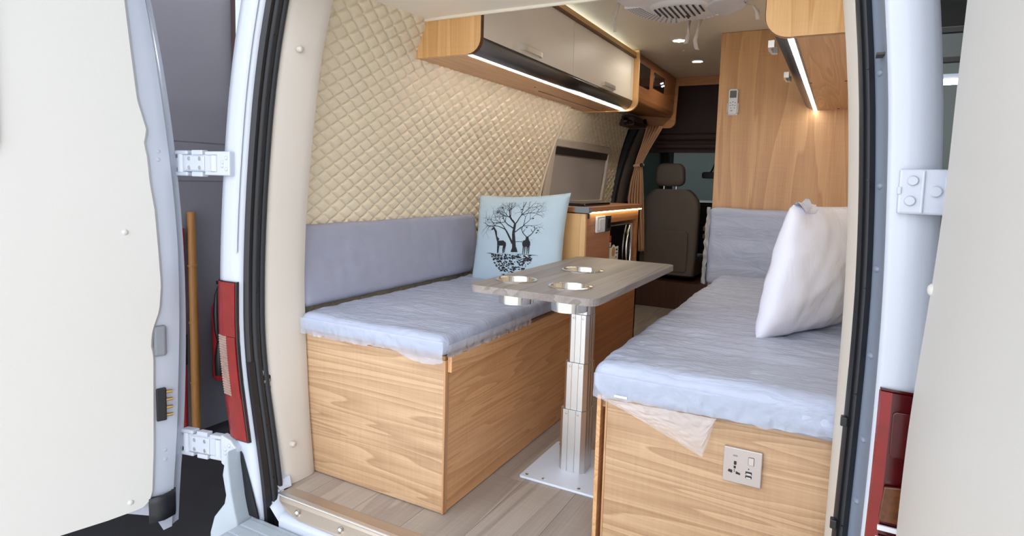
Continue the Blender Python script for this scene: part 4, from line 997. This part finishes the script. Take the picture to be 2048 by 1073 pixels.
# side pillar with black seal
m = MB(); m.loft([[(sm(Q_L, z) - .05 + a, 3.34 + b + .27 * (z - .85), z) for a, b in ((0, -.07), (.05, -.06), (.055, -.03), (.05, .0), (0, .0))] for z in [.4 + .05 * k for k in range(29)]])
tag(m.build('pillar_seal', rubber, smooth=40), 'black rubber strip beside the grey side pillar near the cab', 'seal')
m = MB(); m.loft([[(sm(Q_L, z) - .05 + a, 3.36 + b + .27 * (z - .85), z) for a, b in ((0, .0), (.05, .0), (.07, .05), (.06, .16), (-.02, .3))] for z in [.4 + .05 * k for k in range(29)]])
struct(m.build('trim_side_pillar', pmat('grey_pillar_trim', srgb(120, 106, 96), 0.6), smooth=50), 'grey brown pillar trim between side window and cab', 'trim')
t = thing('grab_handle', 'black grab handle under the overhead control cabinet', 'handle', (-.47, 3.3, 1.43))
m = MB(); m.tube([(-.50, 3.05, 1.46), (-.46, 3.06, 1.445), (-.43, 3.15, 1.43), (-.42, 3.27, 1.43), (-.42, 3.32, 1.445), (-.44, 3.335, 1.485)], .014, 10); m.build('bar', black, t, smooth=50)
m = MB(); m.lathe((-.50, 3.03, 1.45), [(0, .03), (.02, .028), (.03, .01), (.03, 0)], 14, 'x'); m.build('end_mount', black, t, smooth=50)
m = MB(); m.box(-.56, -.44, 3.06, 3.32, 1.42, 1.495); m.build('housing', dark_trim, t, 0.015, 3)
t = thing('curtain', 'pleated brown curtain tied back beside the driver seat', 'curtain', (-.43, 3.37, .45))
ctab = [(.45, -.492, -.402), (.70, -.53, -.415), (.86, -.552, -.426), (1.0, -.535, -.436), (1.10, -.512, -.444), (1.135, -.506, -.450), (1.17, -.500, -.440), (1.28, -.465, -.385), (1.43, -.425, -.300)]
L_ = [(a, b) for a, b, c in ctab]; R_ = [(a, c) for a, b, c in ctab]
def curt(s, v):
    z = .45 + .99 * v; a = interp(L_, z); b = interp(R_, z); w = b - a
    return (a + w * s, 3.355 + min(.035, w * .3) * math.sin(s * 2 * PI * 5.5), z)
m = MB(); m.grid(curt, 110, 36); m.build('cloth', curtain_m, t, smooth=70, solid=.003)
m = MB(); m.tube([(-.508, 3.345, 1.128), (-.48, 3.325, 1.13), (-.447, 3.335, 1.135), (-.44, 3.36, 1.137)], .012, 8); m.build('tie_back', curtain_m, t, smooth=50)
m = MB(); m.lathe((-.445, 3.318, 1.135), [(0, 0), (.014, .004), (.016, .012), (0, .02)], 12, 'y'); m.build('tie_button', black, t, smooth=50)

# ------------------------------------------------------------------ cab
t = thing('driver_seat', 'dark grey driver seat with headrest seen from behind', 'seat', (-.26, 3.6, .28))
def seat_fn(s, v):
    a = s * 2 * PI; z = .265 + .685 * v
    wd = .224 + .010 * math.sin(v * PI); wd *= (1 - max(0, (v - .80) / .2) ** 2.2 * .38); dp = .07 - .018 * v
    ca, sa = math.cos(a), math.sin(a); e = .35
    return (-.262 + wd * math.copysign(abs(ca) ** e, ca) + .0 * z, 3.56 + .06 * v + dp * math.copysign(abs(sa) ** e, sa), z)
m = MB(); m.grid(seat_fn, 48, 26); n0 = 49
m.f.append(tuple(26 * 49 + k for k in range(48))); bk = m.build('backrest', seat_leather, t, smooth=70)
m = MB(); m.prism(rrect(-.44, -.09, .29, .62, .03), 3.482, 3.492, 'y'); m.build('back_pocket', seat_leather, bk, 0.006, 3)
def head_fn(s, v):
    a = s * 2 * PI; z = .975 + .185 * v; ca, sa = math.cos(a), math.sin(a); e = .4
    k = (1 - (abs(2 * v - 1)) ** 5 * .35); wd = (.122 - .012 * v) * k; dp = .05 * k
    return (-.285 + wd * math.copysign(abs(ca) ** e, ca), 3.63 + dp * math.copysign(abs(sa) ** e, sa), z)
m = MB(); m.grid(head_fn, 40, 16); m.f.append(tuple(16 * 41 + k for k in range(40))); m.f.append(tuple(k for k in range(39, -1, -1))); m.build('headrest', seat_leather, t, smooth=70)
for x in (-.335, -.235):
    m = MB(); m.cyl((x, 3.63, .93), .008, .06, 'z', 10); m.build('headrest_post', steel, t, smooth=50)
m = MB(); m.box(-.47, -.04, 3.55, 4.02, .24, .40); m.build('seat_base', seat_leather, t, 0.03, 3)
m = MB(); m.box(-.62, 1.06, 3.425, 5.1, -.02, .215)
struct(m.build('floor_cab', wood('dark_step_veneer', 'z', srgb(96, 62, 46), srgb(62, 38, 28))), 'dark brown raised cab floor with step face', 'floor')
t = thing('passenger_seat', 'dark passenger seat half hidden behind the oak partition', 'seat', (.3, 3.75, .22))
m = MB(); m.prism(rrect(.07, .55, .30, .78, .06), 3.66, 3.80, 'y'); m.build('backrest', dark_trim, t, 0.03, 3)
m = MB(); m.box(.10, .55, 3.7, 4.15, .22, .42); m.build('seat_base', dark_trim, t, 0.03, 3)
m = MB(); m.prism(rrect(.02, .10, .57, .61, .01), 3.5, 3.62, 'y'); m.build('armrest', seat_leather, t, 0.01, 3)
m = MB(); m.prism(rrect(.02, .10, .63, .67, .01), 3.5, 3.62, 'y'); m.build('armrest', seat_leather, t, 0.01, 3)
# cab headliner and windscreen surround
m = MB(); m.box(-.62, 1.08, 3.98, 4.05, 1.27, 1.85); cw = struct(m.build('wall_cab_header', dark_trim), 'dark panel above the windscreen in the cab', 'wall')
m = MB(); m.tube([(-.5, 3.95, 1.40), (1.0, 3.95, 1.40)], .03, 12); m.build('visor_roll', dark_trim, cw, smooth=50)
m = MB(); m.tube([(-.5, 3.95, 1.32), (1.0, 3.95, 1.32)], .022, 12); m.build('visor_roll', dark_trim, cw, smooth=50)
m = MB(); m.box(-.75, 1.075, 3.98, 5.2, 1.85, 1.90); m.box(-.75, 1.075, 4.95, 5.0, 1.40, 1.9); m.build('cab_roof', dark_trim, cw)
m = MB(); m.box(-.70, -.60, 3.62, 4.25, .2, .84); m.box(-.70, -.60, 3.62, 4.98, 1.36, 1.85); m.box(-.70, -.60, 4.75, 5.0, .2, 1.6); m.box(-.70, -.60, 3.62, 3.9, .8, 1.5); m.box(-.70, -.60, 4.25, 4.98, .2, .84)
struct(m.build('wall_cab_left', dark_trim, None, 0.01), 'dark driver door with window opening in the cab', 'wall')
m = MB(); m.box(1.03, 1.074, 3.42, 5.0, .2, 1.85); struct(m.build('wall_cab_right', dark_trim), 'dark passenger side of the cab', 'wall')
m = MB(); m.box(-.645, -.640, 3.9, 4.75, .84, 1.36)
wn = struct(m.build('window_2', glass_tint), 'green tinted driver door window behind the curtain', 'window')
m = MB(); m.add([(-.62, 5.0, .84), (1.06, 5.0, .84), (1.06, 4.75, 1.42), (-.62, 4.75, 1.42)], [(0, 1, 2, 3)])
wn = struct(m.build('window_3', glass_tint, solid=.005), 'green tinted windscreen seen past the driver headrest', 'window')
m = MB(); m.box(-.62, 1.06, 4.55, 5.02, .2, .80); m.tube([(-.6, 4.58, .80), (1.05, 4.58, .80)], .035, 10)
db = tag(m.build('dashboard', black, smooth=50), 'black dashboard beneath the windscreen', 'dashboard')
t = thing('rear_view_mirror', 'small black rear view mirror behind the headrest', 'mirror', (-.14, 4.5, 1.05))
m = MB(); m.prism(rrect(-.20, -.06, 1.055, 1.115, .02), 4.45, 4.47, 'y'); m.build('housing', black, t, 0.006)
m = MB(); m.tube([(-.13, 4.47, 1.09), (-.13, 4.60, 1.15), (-.13, 4.79, 1.25)], .008, 8); m.build('stem', black, t, smooth=50)

# ------------------------------------------------------------------ ceiling fittings
FZ = 1.81
t = thing('roof_fan', 'pale grey round roof fan with slotted grille on ceiling', 'fan', (.29, 1.27, 1.735))
FCX, FCY = .29, 1.25
def fr(a):
    d = math.degrees(a) % 360
    tab = [(0, .27), (35, .315), (50, .30), (68, .345), (90, .40), (110, .38), (135, .30), (160, .25), (185, .255), (230, .29), (270, .30), (320, .28), (360, .27)]
    return interp(tab, d)
def frs(a): return sum(fr(a + k * .06) for k in range(-3, 4)) / 7
prof = [(1.0, .0), (.995, -.018), (.97, -.034), (.88, -.044), (.6, -.05), (.3, -.053), (.02, -.054)]
m = MB(); V = []; nA = 96
m.loft([[(FCX + frs(2 * PI * k / nA) * q * math.cos(2 * PI * k / nA), FCY + frs(2 * PI * k / nA) * q * math.sin(2 * PI * k / nA), FZ - .001 + h) for k in range(nA)] for q, h in prof], closed=True)
m.build('body', fan_pl, t, smooth=50)
m = MB(); m.lathe((.285, 1.33, FZ - .052), [(.125, 0), (.12, -.008), (.08, -.016), (.03, -.019), (0, -.0195)], 36); gr = m.build('grille_dome', fan_pl, t, smooth=50)
for k in range(9):
    xx = -.095 + .024 * k; hw = math.sqrt(max(0, .112 ** 2 - xx ** 2)); zz_ = FZ - .0655 - .006 * (1 - (xx / .11) ** 2)
    m = MB(); m.box(.285 + xx - .004, .285 + xx + .004, 1.33 - hw * .75, 1.33 + hw * .95, zz_ - .003, zz_ + .001); m.build('slot', seam_m, gr, 0.001)
m = MB(); m.box(.285 - .003, .285 + .003, 1.44, 1.52, FZ - .057, FZ - .052); m.build('slot', seam_m, gr)
# perforated wing and flap
wing = [(FCX + frs(math.radians(d)) * k * math.cos(math.radians(d)), FCY + frs(math.radians(d)) * k * math.sin(math.radians(d))) for d, k in [(d, .93) for d in range(100, 176, 5)] + [(d, .62) for d in range(170, 104, -8)]]
m = MB(); m.prism(wing, FZ - .052, FZ - .040, 'z'); wg = m.build('vent_panel', fan_pl, t, 0.003)
m = MB()
for i in range(16):
    for j in range(5):
        d = math.radians(103 + i * 4.4); k = .68 + j * .052; r = frs(d) * k
        m.cyl((FCX + r * math.cos(d), FCY + r * math.sin(d), FZ - .0532), .0042, .001, 'z', 6)
o = m.build('perforation', grey_rub, wg); o['kind'] = 'stuff'
flp = [(FCX + frs(math.radians(d)) * 1.0 * math.cos(math.radians(d)), FCY + frs(math.radians(d)) * math.sin(math.radians(d))) for d in range(2, 63, 6)] + [(.395, 1.44), (.385, 1.36), (.44, 1.28)]
m = MB(); m.prism(flp, FZ - .060, FZ - .036, 'z'); m.build('flap', white_pl, t, 0.008, 3)
rimp = [(FCX + frs(math.radians(d)) * .985 * math.cos(math.radians(d)), FCY + frs(math.radians(d)) * .985 * math.sin(math.radians(d)), FZ - .03) for d in range(68, 108, 4)]
m = MB()
for p in rimp[1:-1]: m.lathe((p[0], p[1], FZ - .034), [(0, -.006), (.007, -.004), (.009, .004)], 8)
m.build('rim_bead', white_pl, t)
def ribbon(pts, w, label):
    P = [Vector(p) for p in pts]; secs = []
    for k, p in enumerate(P):
        a = .5 + .8 * math.sin(k * 1.3); d = Vector((math.cos(a), math.sin(a), 0)) * w / 2; secs.append([p - d, p + d])
    m = MB(); m.loft(secs); return tag(m.build('tape_strip', tape_m, smooth=80, solid=.0012), label, 'tape', 'tape strips hanging from the fan')
def smooth_pts(pts, n=5):
    out = []
    for k in range(len(pts) - 1):
        for j in range(n): out.append(Vector(pts[k]).lerp(Vector(pts[k + 1]), j / n))
    return out + [Vector(pts[-1])]
ribbon([(.045, 1.23, 1.775), (.035, 1.24, 1.74), (.02, 1.25, 1.715), (.022, 1.255, 1.69), (.025, 1.25, 1.655)], .014, 'white tape strip hanging at the left tip of the fan')
ribbon([(.262, 1.63, 1.775), (.260, 1.63, 1.74), (.262, 1.63, 1.71), (.256, 1.63, 1.685), (.25, 1.63, 1.665)], .020, 'broad white tape strip hanging nearest the downlight')
ribbon([(.315, 1.64, 1.775), (.306, 1.64, 1.74), (.300, 1.64, 1.705), (.292, 1.64, 1.68), (.300, 1.64, 1.645), (.305, 1.64, 1.635)], .020, 'white tape strip with a forked end under the fan')
ribbon([(.545, 1.34, 1.775), (.56, 1.33, 1.74), (.59, 1.32, 1.73), (.61, 1.31, 1.70), (.615, 1.30, 1.665)], .016, 'white tape strip hanging beside the right overhead cabinet')
for (x, y, lb) in ((.086, 2.167, 'lit round downlight just beyond the fan'), (.06, 2.80, 'lit round downlight nearest the cab')):
    t = thing('downlight', lb, 'light', (x, y, 1.80), 'ceiling downlights')
    m = MB(); m.lathe((x, y, FZ), [(.040, 0), (.040, -.004), (.034, -.006), (.030, -.003), (.030, 0)], 28); m.build('rim', white_pl, t, smooth=40)
    m = MB(); m.lathe((x, y, FZ), [(.030, -.002), (.02, -.0035), (0, -.004)], 24); m.build('lens', lamp_m, t, smooth=40)
